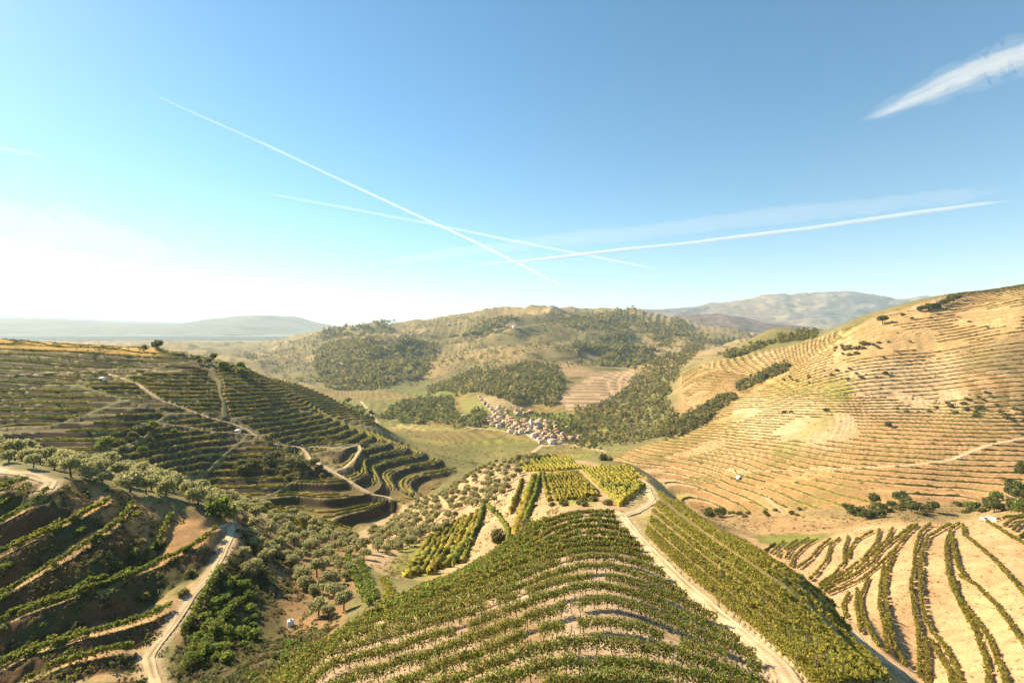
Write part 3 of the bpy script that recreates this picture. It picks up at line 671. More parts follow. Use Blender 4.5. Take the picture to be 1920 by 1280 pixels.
def hedge_row(P, h, wd, pal, seed):
    g_ = np.random.default_rng(seed); n = len(P); K = 5
    d = np.gradient(P, axis=0); d /= np.linalg.norm(d, axis=1)[:, None]+1e-9; nrm = np.c_[-d[:, 1], d[:, 0]]
    pw = np.array([-.5, -.58, 0, .58, .5]); phh = np.array([.05, .78, 1.0, .78, .05])
    vig = np.clip(.85+.5*vnoise(P[:, 0]/2.5+seed, P[:, 1]/2.5)+g_.normal(0, .16, n), .35, 1.4)
    ww = wd*(pw[None]*(vig[:, None])+g_.normal(0, .17, (n, K))); hh = h*phh[None]*vig[:, None]*(1+g_.normal(0, .14, (n, K)))
    zb = ground(P[:, 0], P[:, 1]); along = g_.normal(0, .35, (n, K))
    v = np.concatenate([P[:, None]+nrm[:, None]*ww[..., None]+d[:, None]*along[..., None], (zb[:, None]+hh-.05)[..., None]], 2).reshape(-1, 3)
    i = np.arange(n*K).reshape(n, K); f_ = np.c_[i[:-1, :-1].ravel(), i[:-1, 1:].ravel(), i[1:, 1:].ravel(), i[1:, :-1].ravel()]
    pal = np.array(pal); base = pal[np.clip(((vnoise(P[:, 0]/14, P[:, 1]/14+4)+.5)*len(pal)).astype(int), 0, len(pal)-1)]
    cc = np.repeat(base, K, 0)*g_.uniform(.6, 1.4, n*K)[:, None]
    return v, f_, cc
post_me = mesh_np('post', *tube((0, 0, -.3), (0, 0, 1.75), .035, .03, 6), MAT_POST)
ORD = lambda n: f"{n}{'th' if 10 <= n % 100 <= 20 else {1: 'st', 2: 'nd', 3: 'rd'}.get(n % 10, 'th')}"
GROUPS = {'spur': ('vine rows arching across the near spur', 'autumn-tinted vine row arching across the near spur, {} counted up from the bottom edge'),
 'flank': ('vine rows beside the pale track on the spur', 'green vine row on the slope right of the pale track, {} out from it'),
 'crest': ('vine rows on the flat end of the spur', 'yellow-green vine row on the blocks ending the spur, {} from left'),
 'strip': ('vine rows of the narrow strip by the gully', 'thin vine row in the narrow strip below the dark hill, {} from the top'),
 'gully': ('vine rows down in the gully', 'short leafy vine row down in the olive gully, {} from left'),
 'left': ('vine rows on the dark near terraces', 'vine row on a terrace of the near dark slope at left, {} from bottom'),
 'golden': ('vine rows winding over the golden slope', 'winding vine row on the golden grass slope, {} from left'),
 'hill': ('vine rows on the dark terraced hill', 'vine row on the dark terraced hill at left, {} counted up from its foot'),
 'sunny': ('vine rows on the big sunlit hill', 'thin vine row on the big sunlit hill at right, {} counted up from its foot')}
solo = rows[:300]; rest = rows[300:]
def skey(r):
    m = r[1][len(r[1])//2]; a, b = proj(m[0], m[1], h0(m[:1], m[1:])[0])
    return {'flank': a-b*.9, 'crest': a, 'gully': a, 'golden': a}.get(r[0], -b if r[0] != 'strip' else b)
cnt = {}
for r in sorted(solo, key=skey):
    reg, P, style, h, wd, pal = r; cnt[reg] = cnt.get(reg, 0)+1; sd_ = 100+len(cnt)*1000+cnt[reg]
    grp, lab = GROUPS[reg]; Y = P[:, 1].mean(); m = P[len(P)//2]; base = np.array([m[0], m[1], ground(m[:1], m[1:])[0]])
    if style == 'leaf':
        v, f_, cc = leaf_row(P, h, wd, pal, sd_)
        if True:
            root = link(bpy.data.objects.new('vine_row', None)); root.location = base; root.empty_display_size = .3
            o = link(bpy.data.objects.new('foliage', mesh_np('vine_foliage', v-base, f_, MAT_LEAF, cc)), root); o['kind'] = 'stuff'
            if Y < 110: tv, tf_ = trunks(P, h, sd_); o = link(bpy.data.objects.new('trunks', mesh_np('vine_trunks', tv-base, tf_, MAT_BARK)), root); o['kind'] = 'stuff'
            if Y < 75:
                cum = np.r_[0, np.cumsum(np.hypot(*np.diff(P, axis=0).T))]
                for q in np.arange(.2, cum[-1], 5.75):
                    x = np.interp(q, cum, P[:, 0]); y = np.interp(q, cum, P[:, 1])
                    o = link(bpy.data.objects.new('post', post_me), root); o.location = (x-base[0], y-base[1], ground(np.array([x]), np.array([y]))[0]-base[2])
                    o.rotation_euler = (random.gauss(0, .04), random.gauss(0, .04), 0)
            tag(root, lab.format(ORD(cnt[reg])), 'vine row', grp); continue
    else: v, f_, cc = hedge_row(P, h, wd, pal, sd_)
    o = link(bpy.data.objects.new('vine_row', mesh_np('vine_row', v-base, f_, MAT_LEAF if style == 'leaf' else MAT_HEDGE, cc))); o.location = base
    tag(o, lab.format(ORD(cnt[reg])), 'vine row', grp)
V = []; F_ = []; CC = []; b = 0
for n_, r in enumerate(rest):
    v, f_, cc = hedge_row(r[1], r[3], r[4], r[5], n_); V.append(v); F_.append(f_+b); CC.append(cc); b += len(v)
if V:
    o = link(bpy.data.objects.new('vines', mesh_np('vines', np.vstack(V), np.vstack(F_), MAT_HEDGE, np.vstack(CC)))); tag(o, 'many small far vine rows on the terraced slopes', 'vines', kind='stuff')
print('vines', time.time()-T0, cnt, len(rest), sum(len(p.data.polygons) for p in bpy.data.objects if p.type == 'MESH'))
# ------------------------------------------------------------------ trees and shrubs
MAT_OLIVE = attr_mat('olive_leaf', rough=0.6, transl=0.5, spec=0.25)
MAT_TRUNK = solid_mat('tree_bark', (.12, .085, .06), .95, 5, .4)
MAT_WOOD = attr_mat('woodland_crown', rough=0.9, transl=0.45)
def leaf_cloud(blobs, n, sz, pal, seed, squash=.8):
    g_ = np.random.default_rng(seed); bl = np.array(blobs, float); wgt = bl[:, 3]**2; k = g_.choice(len(bl), n, p=wgt/wgt.sum())
    d = g_.normal(size=(n, 3)); d /= np.linalg.norm(d, axis=1)[:, None]; r = bl[k, 3]*g_.uniform(.35, 1.0, n)**.5*(1+g_.normal(0, .12, n))
    c = bl[k, :3]+d*r[:, None]*[1, 1, squash]
    a = g_.normal(size=(n, 3)); a /= np.linalg.norm(a, axis=1)[:, None]; b = np.cross(a, d+.6*g_.normal(size=(n, 3))); b /= np.linalg.norm(b, axis=1)[:, None]
    s = sz*g_.uniform(.6, 1.4, n)[:, None]
    v = np.stack([c-a*s*.6-b*s*.4, c-a*s*.1+b*s*.6, c+a*s*.7-b*s*.2], 1).reshape(-1, 3)
    pal = np.array(pal); cb = pal[g_.integers(0, len(pal), len(bl))][k]*.6+pal[g_.integers(0, len(pal), n)]*.4
    cc = cb*g_.uniform(.7, 1.3, n)[:, None]
    return v, np.arange(3*n).reshape(n, 3), np.repeat(cc, 3, 0)
def tree_kind(seed, r, h, pal, nleaf, lsz, blobs=7, trunk=.18, split=True):
    """a crown mesh and a trunk mesh, base at the origin"""
    g_ = np.random.default_rng(seed); th = h-1.5*r*.8; th = max(th, h*.22)
    bl = [(0, 0, h-r*.75, r*.72)]
    V = []; F_ = []; b = 0
    def add(p, q, r0, r1):
        nonlocal b
        v, f_ = tube(p, q, r0, r1, 6); V.append(v); F_.append(f_+b); b += len(v)
    mid = np.array([g_.normal(0, .12), g_.normal(0, .12), th]); add((0, 0, -.3), mid, trunk, trunk*.75)
    for i in range(blobs):
        a = 2*math.pi*i/blobs+g_.uniform(-.4, .4); q = r*g_.uniform(.4, .75); z = h-r*g_.uniform(.45, 1.25)
        p = (q*math.cos(a), q*math.sin(a), max(z, th*.9)); bl.append((*p, r*g_.uniform(.32, .55)))
        if split and i % 2 == 0: add(mid, (p[0]*.8, p[1]*.8, p[2]), trunk*.5, trunk*.15)
    v, f_, c = leaf_cloud(bl, nleaf, lsz, pal, seed)
    v[:, 2] = np.maximum(v[:, 2], .05)
    return mesh_np('crown', v, f_, MAT_OLIVE, c), mesh_np('trunk', np.vstack(V), np.vstack(F_), MAT_TRUNK)
OLV = [(.35, .335, .145), (.41, .385, .175), (.285, .285, .115), (.44, .41, .20)]
DKG = [(.13, .15, .045), (.18, .19, .06), (.10, .12, .035)]
BRG = [(.18, .24, .05), (.24, .28, .06), (.13, .18, .04)]
SCB = [(.19, .18, .07), (.25, .22, .085), (.14, .15, .05)]
DKG, BRG, SCB = warm(DKG), warm(BRG), warm(SCB)
KINDS = {'olive': [tree_kind(40+i, 1.9+.12*(i % 3), 3.6+.25*(i % 4), OLV, 950, .34) for i in range(7)],
         'dark': [tree_kind(60+i, 2.6, 5.0, DKG, 620, .6) for i in range(4)],
         'bright': [tree_kind(70+i, 2.4, 4.2, BRG, 620, .5) for i in range(3)],
         'scrub': [tree_kind(80+i, 1.8, 2.4, SCB, 300, .5, 6, .08, False) for i in range(5)],
         'leafy': [tree_kind(85+i, 1.6, 1.9, BRG, 420, .38, 7, .05, False) for i in range(4)],
         'cypress': [tree_kind(90+i, 1.5, 9.0, DKG, 260, .8, 3, .2, False) for i in range(1)]}
def plant(name, kind, x, y, sc, label, cat, group=None, zs=1.0, sink=0.0):
    z = ground(np.array([x]), np.array([y]))[0]
    root = link(bpy.data.objects.new(name, None)); root.location = (x, y, z-.05-sink); root.rotation_euler = (0, 0, random.uniform(0, 6.28)); root.scale = (sc*random.uniform(.88, 1.15), sc*random.uniform(.88, 1.15), sc*zs*random.uniform(.85, 1.2)); root.empty_display_size = .5
    cm, tm = random.choice(KINDS[kind])
    link(bpy.data.objects.new('crown', cm), root); link(bpy.data.objects.new('trunk', tm), root)
    return tag(root, label, cat, group)
def scatter(poly, y0, y1, dmin, seed, n=4000, hid=3.0, aniso=1.0, maxn=9999):
    """ground points inside a picture polygon, not closer than dmin"""
    g_ = np.random.default_rng(seed); P = np.array(poly, float)
    gp = np.array([unproj(a, b, y0, y1) for a, b in poly])
    X_ = g_.uniform(gp[:, 0].min()-5, gp[:, 0].max()+5, n); Y_ = g_.uniform(max(y0, gp[:, 1].min()-5), min(y1, gp[:, 1].max()+5), n)
    z = h0(X_, Y_); a, b = proj(X_, Y_, z); ok = (poly_sd(a, b, P) > 0) & (hidden(X_, Y_) < hid) & (road_near(X_, Y_)[0] > .8)
    out = []
    for p in np.c_[X_, Y_][ok]:
        if len(out) >= maxn: break
        if not out or (np.hypot(*(np.array(out)-p).T) > dmin).all(): out.append(p)
    return np.array(out).reshape(-1, 2)
def pxof(p): return proj(p[0], p[1], h0(np.array([p[0]]), np.array([p[1]]))[0])
grv = []
g1 = scatter([(-60,825),(0,838),(120,852),(260,880),(400,930),(440,945),(420,972),(330,948),(250,925),(120,898),(0,868),(-60,866)], 106, 195, 3.1, 1, 9000, 4.0, maxn=170)
grv.append((g1, 'olive tree in the dense grove above the dark terraces, {} from left', 'olive grove on the left crest', 1.12))
g2 = scatter([(440,940),(560,970),(660,1008),(690,1040),(660,1090),(655,1160),(600,1175),(575,1120),(540,1060),(480,1100),(440,1060),(432,1000)], 72, 210, 2.9, 2, 9000, 3.0, maxn=125)
grv.append((g2, 'olive tree on the gully slope below the grove, {} from left', 'olive trees on the gully slope', .78))
g3 = scatter([(690,1005),(780,945),(860,893),(930,868),(1000,857),(990,872),(962,900),(935,945),(885,955),(830,1000),(775,1022),(720,1055)], 112, 310, 3.6, 3, 12000, 2.0, maxn=230)
grv.append((g3, 'small olive tree on the pale flank of the spur, {} from left', 'olive trees on the spur flank', .86))
extra = []; nsolo = 0
for P, lab, grp, sc in grv:
    P = P[np.argsort([pxof(p)[0] for p in P])]
    lim = {'dense': 110, 'gully': 105}.get(next((w_ for w_ in ('dense', 'gully') if w_ in lab), ''), 85)
    pick = set(np.argsort(P[:, 1])[:lim].tolist())
    for i, p in enumerate(P):
        if i in pick: plant('olive_tree', 'olive', p[0], p[1], sc*random.uniform(.75, 1.2), lab.format(ORD(i+1)), 'olive tree', grp)
        else: extra.append((p, sc*random.uniform(.75, 1.15)))
if extra:
    V = []; F_ = []; CC = []; b = 0
    for n_, (p, sc) in enumerate(extra):
        v, f_, c = leaf_cloud([(0, 0, 2.1, 1.5), (.8, .3, 1.8, 1.1), (-.6, -.5, 1.9, 1.1)], 260, .55, OLV, n_); v = v*sc+[p[0], p[1], ground(p[:1], p[1:])[0]]
        V.append(v); F_.append(f_+b); CC.append(c); b += len(v)
    tag(link(bpy.data.objects.new('olive_trees', mesh_np('olive_trees', np.vstack(V), np.vstack(F_), MAT_OLIVE, np.vstack(CC)))), 'further small olive trees on the spur flank', 'olive trees', kind='stuff')
print('olives', len(g1), len(g2), len(g3), time.time()-T0)
# single trees and shrubs (picture position of the foot, kind, size, distance window)
SINGLE = [
 ('broadleaf_tree', 'bright', 412, 968, 1.25, 60, 135, 'bright green leafy tree at the right end of the olive grove'),
 ('shrub', 'bright', 1497, 1094, .95, 100, 260, 'round green bush beside the path at the foot of the golden slope'),
 ('tree', 'dark', 1655, 606, 2.4, 400, 900, 'broad dark tree standing alone on the sunlit hill skyline'),
 ('shrub', 'dark', 1693, 594, 1.3, 400, 900, 'low dark bush on the skyline right of the lone tree'),
 ('shrub', 'dark', 1710, 598, .9, 400, 900, 'smallest bush on the skyline right of the lone tree'),
 ('tree', 'dark', 1728, 584, 2.0, 400, 900, 'leftmost tree of the skyline clump on the sunlit hill'),
 ('tree', 'dark', 1741, 580, 2.1, 400, 900, 'second tree from left in the skyline clump'),
 ('tree', 'dark', 1755, 577, 2.0, 400, 900, 'third tree from left in the skyline clump'),
 ('tree', 'dark', 1768, 573, 1.8, 400, 900, 'fourth tree from left in the skyline clump'),
 ('tree', 'dark', 1781, 569, 2.0, 400, 900, 'fifth tree from left in the skyline clump'),
 ('tree', 'dark', 1795, 563, 2.0, 400, 900, 'tallest tree at the right end of the skyline clump'),
 ('shrub', 'dark', 295, 654, 1.9, 500, 800, 'round dark tree on the crest of the left hill'),
 ('shrub', 'scrub', 270, 653, 1.9, 500, 800, 'low pale bush just left of the crest tree'),
 ('shrub', 'bright', 197, 838, 1.9, 200, 330, 'bright yellow-green bush at the foot of the dark hill'),
 ('shrub', 'dark', 1660, 702, 1.0, 400, 700, 'single round bush on the pale middle terraces'),
 ('shrub', 'dark', 1548, 770, .95, 400, 700, 'dark bush above the green gully of the sunlit hill'),
 ('shrub', 'dark', 1470, 774, .8, 400, 800, 'left one of a pair of bushes on pale ground'),
 ('shrub', 'dark', 1483, 774, .8, 400, 800, 'right one of a pair of bushes on pale ground'),
 ('shrub', 'dark', 1666, 800, 1.0, 350, 600, 'dark bush clump above the brown lower vineyard'),
 ('tree', 'dark', 1905, 925, 2.0, 200, 330, 'big dark tree at the right edge above the golden slope'),
 ('tree', 'dark', 1925, 900, 2.2, 200, 360, 'dark tree behind the one at the right edge'),
 ('tree', 'bright', 1828, 955, 1.2, 200, 300, 'bright green tree left of the dark edge trees'),
 ('shrub', 'scrub', 990, 1012, 1.2, 112, 200, 'olive bush beside the stone corner under the spur blocks'),
 ('shrub', 'scrub', 935, 1016, 1.6, 112, 200, 'yellowish round bush in the crossing of the spur blocks'),
]
for nm, kd, a, b_, sc, y0, y1, lab in SINGLE:
    p = unproj(a, b_, y0, y1); plant(nm, kd, p[0], p[1], sc, lab, nm.split('_')[-1] if nm != 'shrub' else 'bush')
def clump(name, kinds, poly, y0, y1, dmin, seed, maxn, s0, s1, lab, cat, grp, hid=2.5, zs=1.0):
    P = scatter(poly, y0, y1, dmin, seed, 5000, hid, maxn=maxn); P = P[np.argsort([pxof(p)[0] for p in P])] if len(P) else P
    for i, p in enumerate(P): plant(name, random.choice(kinds), p[0], p[1], random.uniform(s0, s1), lab.format(ORD(i+1)), cat, grp, zs)
clump('shrub', ['dark', 'dark', 'scrub'], [(1585,950),(1640,940),(1760,940),(1775,968),(1600,978)], 210, 300, 3.2, 11, 26, .85, 1.5, 'dark bush in the thicket behind the golden slope, {} from left', 'bush', 'thicket behind the golden slope')
clump('shrub', ['scrub', 'scrub', 'dark'], [(1315,960),(1500,955),(1515,970),(1330,972)], 230, 340, 4.5, 12, 16, .8, 1.3, 'small bush along the brown bank, {} from left', 'bush', 'bushes along the brown bank')
clump('shrub', ['dark', 'bright', 'scrub'], [(1780,950),(1930,930),(1930,962),(1790,968)], 200, 300, 3.5, 13, 16, .9, 1.5, 'bush near the white van, {} from left', 'bush', 'bushes near the van')
clump('shrub', ['scrub'], [(1555,650),(1650,640),(1655,655),(1570,672)], 500, 850, 5, 14, 18, 1.3, 2.3, 'grey-green bush in the scrub patch high on the sunlit hill, {} from left', 'bush', 'scrub patch high on the sunlit hill')
clump('shrub', ['scrub'], [(1500,700),(1600,690),(1660,705),(1560,715),(1440,720)], 450, 850, 7, 15, 24, .7, 1.3, 'bush among the mid-slope scrub of the sunlit hill, {} from left', 'bush', 'mid-slope scrub')
clump('shrub', ['scrub'], [(1630,770),(1800,775),(1930,800),(1930,780),(1860,730),(1800,755)], 350, 600, 6, 16, 28, .8, 1.7, 'bush in the dark scrub band at right, {} from left', 'bush', 'dark scrub band at right')
clump('shrub', ['scrub'], [(1650,600),(1930,550),(1930,640),(1700,690),(1620,700)], 400, 800, 16, 17, 24, .5, 1.1, 'lone small bush on the upper sunlit slope, {} from left', 'bush', 'small bushes on the upper slope')
clump('shrub', ['dark', 'scrub'], [(435,868),(520,860),(610,878),(615,892),(540,895),(440,888)], 280, 380, 3.6, 18, 26, 1.0, 1.6, 'bush in the shrub belt across the dark hill, {} from left', 'bush', 'shrub belt on the dark hill')
clump('shrub', ['scrub', 'dark', 'bright'], [(215,800),(330,805),(330,840),(215,850)], 230, 360, 6, 19, 12, .8, 1.5, 'bush among the lower dark terraces, {} from left', 'bush', 'bushes among the lower terraces')
clump('shrub', ['scrub', 'bright'], [(405,680),(455,688),(462,706),(425,705)], 480, 720, 4, 20, 14, 1.4, 2.2, 'bush on the wooded shoulder of the left hill, {} from left', 'bush', 'wooded shoulder of the left hill')
clump('crest_tree', ['scrub', 'dark'], [(-20,624),(60,632),(170,645),(60,640),(-20,634)], 600, 800, 5, 21, 24, 1.1, 2.0, 'small tree lining the crest of the left hill, {} from left', 'tree', 'trees on the left crest')
clump('shrub', ['scrub', 'dark'], [(0,668),(200,672),(400,676),(400,690),(0,690)], 480, 700, 8, 22, 20, .8, 1.6, 'bush below the golden field on the left hill, {} from left', 'bush', 'bushes below the golden field')
clump('shrub', ['leafy'], [(355,1195),(430,1075),(470,1100),(480,1200),(400,1260)], 60, 120, 1.5, 23, 34, .45, .9, 'leafy bush on the shady bank right of the track, {} from left', 'bush', 'leafy bank right of the track')
clump('shrub', ['leafy', 'scrub'], [(0,1010),(150,960),(240,960),(330,1010),(400,1000),(330,1150),(0,1250)], 60, 115, 3.0, 24, 34, .3, .7, 'low shrub on the shaded terrace banks, {} from left', 'bush', 'shrubs on the shaded banks')
clump('shrub', ['leafy', 'scrub'], [(440,1290),(560,1200),(640,1180),(560,1240),(500,1300)], 48, 100, 1.6, 25, 26, .4, .7, 'leafy bush in the gully below the near vines, {} from left', 'bush', 'bushes in the gully')
clump('shrub', ['scrub'], [(1030,950),(1060,935),(1140,935),(1160,948),(1100,952)], 118, 160, 3, 26, 10, .5, .8, 'small bush at the head of the track, {} from left', 'bush', 'bushes at the head of the track')
clump('shrub', ['scrub'], [(960,862),(1080,848),(1150,862),(1150,868),(1060,857),(965,870)], 230, 330, 4, 27, 16, .8, 1.5, 'bush on the rim at the end of the spur, {} from left', 'bush', 'bushes on the rim of the spur')
print('shrubs', time.time()-T0)
def undergrowth(lab, polys, y0, y1, n, r0, r1, pal, seed, cond=None):
    g_ = np.random.default_rng(seed); XY = []
    for poly in polys:
        gp = np.array([unproj(a, b, y0, y1) for a, b in poly])
        X_ = g_.uniform(gp[:, 0].min(), gp[:, 0].max(), n*4); Y_ = g_.uniform(gp[:, 1].min(), gp[:, 1].max(), n*4)
        a, b = proj(X_, Y_, h0(X_, Y_)); ok = (poly_sd(a, b, poly) > 0) & (hidden(X_, Y_) < 2) & (road_near(X_, Y_)[0] > .5) & (fbm(X_/9+seed, Y_/9, 3)+.25*g_.normal(0, 1, len(X_)) > .02)
        P = np.c_[X_, Y_][ok]
        if cond is not None and len(P): P = P[cond(P[:, 0], P[:, 1])]
        XY.append(P[:n])
    P = np.vstack(XY); m = len(P); z = ground(P[:, 0], P[:, 1]); r = g_.uniform(r0, r1, m)*np.exp(g_.normal(0, .25, m)); K = 16
    d = g_.normal(size=(m, K, 3)); d /= np.linalg.norm(d, axis=2)[..., None]; d[..., 2] = np.abs(d[..., 2])*.75
    c = np.c_[P, z][:, None]+d*(r[:, None]*g_.uniform(.4, 1, (m, K)))[..., None]; c = c.reshape(-1, 3); s_ = np.repeat(r, K)[:, None]*.42
    a = g_.normal(size=(m*K, 3)); a /= np.linalg.norm(a, axis=1)[:, None]; b = np.cross(a, g_.normal(size=(m*K, 3))); b /= np.linalg.norm(b, axis=1)[:, None]
    v = np.stack([c-a*s_*.6-b*s_*.4, c-a*s_*.1+b*s_*.6, c+a*s_*.7-b*s_*.2], 1).reshape(-1, 3)
    pal = np.array(pal); cc = np.repeat(pal[g_.integers(0, len(pal), m)], K, 0)*g_.uniform(.65, 1.35, m*K)[:, None]
    o = link(bpy.data.objects.new('undergrowth', mesh_np('undergrowth', v, np.arange(3*m*K).reshape(-1, 3), MAT_OLIVE, np.repeat(cc, 3, 0)))); tag(o, lab, 'undergrowth', kind='stuff')
def on_bank(x, y):
    t = t_L1(x, y); f = t-np.floor(t); return f > .38
UGP = [(.09, .10, .03), (.13, .12, .04), (.16, .11, .05), (.07, .085, .025)]
undergrowth('low scrub and weeds on the dark terrace banks', [POLY_L1], 60, 125, 3600, .3, .75, UGP+[(.17, .19, .05)], 31, on_bank)
undergrowth('scrub covering the shady gully beside the track', [[(345,1180),(400,1065),(432,1000),(520,1020),(600,1100),(640,1170),(560,1220),(480,1290),(300,1290)]], 55, 140, 2200, .3, .8, UGP+[(.15, .17, .045)], 32)
undergrowth('dry weeds among the vines of the spur', [POLY_F], 26, 122, 1500, .12, .3, [(.30, .24, .10), (.20, .19, .06), (.24, .17, .08)], 33)
undergrowth('dry tufts on the golden grass slope', [[(1440,1060),(1600,995),(1860,975),(1990,960),(1990,1290),(1720,1290),(1560,1135)]], 84, 260, 2200, .2, .45, [(.50, .32, .14), (.42, .27, .11), (.36, .24, .10)], 34)
undergrowth('scrub on the banks of the dark terraced hill', [POLY_L2], 250, 520, 2400, .5, 1.2, UGP, 35, lambda x, y: (t_L2(x, y) % 1) > .6)
undergrowth('scrub scattered over the sunlit hill', [POLY_R2], 265, 800, 2600, .5, 1.3, SCB+[(.30, .22, .09)], 36)
undergrowth('weeds and yellow grass round the olive blocks', [[(690,1060),(760,1000),(900,960),(1000,900),(1060,960),(870,1075),(790,1105)]], 112, 300, 1200, .25, .6, [(.30, .28, .07), (.34, .26, .10), (.22, .22, .06)], 37)
undergrowth('scrub in the dry hollow below the sunlit hill', [[(1240,915),(1290,950),(1450,955),(1930,920),(1960,955),(1640,985),(1420,1008),(1330,985)]], 190, 420, 1300, .3, .9, SCB+[(.34, .25, .10)], 38)
undergrowth('weeds and hedges along the near edge of the valley floor', [[(770,832),(870,876),(960,856),(1050,848),(1145,864),(1180,842),(1100,838),(960,835),(860,830)]], 430, 780, 900, .6, 1.6, SCB+DKG, 39)
# woods: far masses of trees
ico_v, ico_f = None, None
def ico():
    t = (1+5**.5)/2
    v = np.array([(-1, t, 0), (1, t, 0), (-1, -t, 0), (1, -t, 0), (0, -1, t), (0, 1, t), (0, -1, -t), (0, 1, -t), (t, 0, -1), (t, 0, 1), (-t, 0, -1), (-t, 0, 1)], float)/math.hypot(1, t)
    f_ = np.array([(0, 11, 5), (0, 5, 1), (0, 1, 7), (0, 7, 10), (0, 10, 11), (1, 5, 9), (5, 11, 4), (11, 10, 2), (10, 7, 6), (7, 1, 8), (3, 9, 4), (3, 4, 2), (3, 2, 6), (3, 6, 8), (3, 8, 9), (4, 9, 5), (2, 4, 11), (6, 2, 10), (8, 6, 7), (9, 8, 1)])
    return v, f_
ico_v, ico_f = ico()
def wood(polys, lab, n, y0, y1, r0, r1, pal, seed, thin=-.9, tall=1.3):
    g_ = np.random.default_rng(seed); XY = []
    for poly, share in polys:
        gp = np.array([unproj(a, b, y0, y1) for a, b in poly]); m = int(n*share*6)
        X_ = g_.uniform(gp[:, 0].min()-30, gp[:, 0].max()+30, m); Y_ = g_.uniform(gp[:, 1].min()*.98, gp[:, 1].max()*1.02, m)
        a, b = proj(X_, Y_, h0(X_, Y_)); ok = (poly_sd(a, b, poly)+14*fbm(X_/70, Y_/70, 3) > 0) & (hidden(X_, Y_) < 14) & (fbm(X_/90, Y_/90, 3) > thin) & (g_.random(m) < .45+.7*sstep(-2, 9, poly_sd(a, b, poly)))
        XY.append(np.c_[X_, Y_][ok][:int(n*share)])
    P = np.vstack(XY); m = len(P); z = ground(P[:, 0], P[:, 1]); r = (r0+r1)/2*np.exp(g_.normal(-.12, .33, m))
    K = 15; tl = g_.uniform(.8, tall+.4, m)
    d = g_.normal(size=(m, K, 3)); d /= np.linalg.norm(d, axis=2)[..., None]; d *= g_.uniform(.45, 1.0, (m, K, 1)); d[..., 2] *= tl[:, None]
    c = (np.c_[P, z+r*tl*.75][:, None]+d*r[:, None, None]).reshape(-1, 3); s_ = np.repeat(r, K)[:, None]*.85
    a = g_.normal(size=(m*K, 3)); a /= np.linalg.norm(a, axis=1)[:, None]; b = np.cross(a, g_.normal(size=(m*K, 3))); b /= np.linalg.norm(b, axis=1)[:, None]
    V = np.stack([c-a*s_*.6-b*s_*.4, c-a*s_*.1+b*s_*.6, c+a*s_*.7-b*s_*.2], 1); F_ = np.arange(3*m*K).reshape(-1, 3)
    pal = np.array(pal); cc = np.repeat(pal[g_.integers(0, len(pal), m)], K, 0)*g_.uniform(.7, 1.3, m*K)[:, None]; cc = np.repeat(cc, 3, 0)
    o = link(bpy.data.objects.new('woodland', mesh_np('woodland', V.reshape(-1, 3), F_.reshape(-1, 3), MAT_WOOD, cc))); tag(o, lab, 'woodland', kind='stuff')
WP = [(.14, .155, .05), (.20, .195, .065), (.27, .24, .09), (.23, .19, .085), (.33, .28, .11)]
WP = warm(WP, 1.0)
wood([([(588,655),(640,642),(700,638),(800,634),(822,655),(805,690),(785,720),(700,729),(610,727),(588,690)], 1.0)], 'dark wood covering the far rounded hill', 4200, 1300, 2700, 3.5, 6.5, WP, 1)
wood([([(800,725),(880,700),(935,690),(965,672),(1040,692),(1068,708),(1040,765),(990,758),(940,745),(890,735),(850,740)], 1.0)], 'dark wood on the spur above the village', 3600, 900, 2200, 2.8, 5, WP, 2)
wood([([(1060,800),(1080,765),(1140,745),(1190,705),(1235,668),(1330,640),(1280,690),(1258,720),(1262,775),(1290,795),(1230,822),(1130,842),(1100,830)], 1.0)], 'wood filling the ravine beside the sunlit hill', 4200, 620, 2200, 1.8, 3.6, WP+[(.12, .12, .04)], 3)
wood([([(1240,812),(1300,770),(1370,735),(1385,745),(1330,792),(1290,812),(1250,822)], .5), ([(1375,720),(1440,690),(1485,682),(1480,698),(1420,720),(1385,735)], .25), ([(1345,668),(1420,640),(1500,618),(1535,622),(1535,636),(1460,652),(1380,674)], .35)], 'belt of trees along the edge of the sunlit hill', 1500, 560, 1700, 1.6, 3.2, WP+[(.13, .125, .045)], 4)
wood([([(1040,592),(1120,576),(1200,588),(1300,614),(1325,630),(1240,648),(1190,612),(1100,622),(1060,610)], .4), ([(1060,640),(1170,630),(1225,660),(1190,692),(1080,672)], .3), ([(598,622),(660,614),(740,606),(742,619),(660,630),(600,634)], .15), ([(850,640),(940,618),(960,600),(900,612),(840,632)], .15)], 'dark woods scattered over the far mountain', 4200, 1500, 3700, 4.5, 8, WP, 5, -.25)
wood([([(725,770),(760,750),(850,745),(862,775),(850,795),(760,790),(720,785)], .75), ([(880,770),(905,772),(910,790),(885,792)], .1), ([(840,788),(900,785),(930,800),(850,805)], .1), ([(640,770),(740,775),(735,790),(650,780)], .1)], 'trees on the valley floor', 800, 700, 1500, 2.4, 4.5, [(.13, .15, .045), (.18, .19, .06), (.23, .22, .075)], 6)
wood([([(1040,785),(1090,795),(1130,845),(1060,840),(1045,815)], .5), ([(930,775),(1060,775),(1060,800),(1040,830),(930,800)], .5)], 'garden trees round the village', 260, 650, 1400, 2, 4, [(.13, .16, .045), (.19, .20, .06)], 7)
wood([([(420,665),(560,640),(700,612),(900,590),(1130,578),(1300,622),(1240,690),(1150,690),(1000,690),(900,700),(850,690),(780,725),(560,715)], 1.0)], 'scattered trees and hedges over the far mountain fields', 5200, 1250, 3700, 2.0, 4.5, WP, 15, -.22)
print('woods', time.time()-T0)
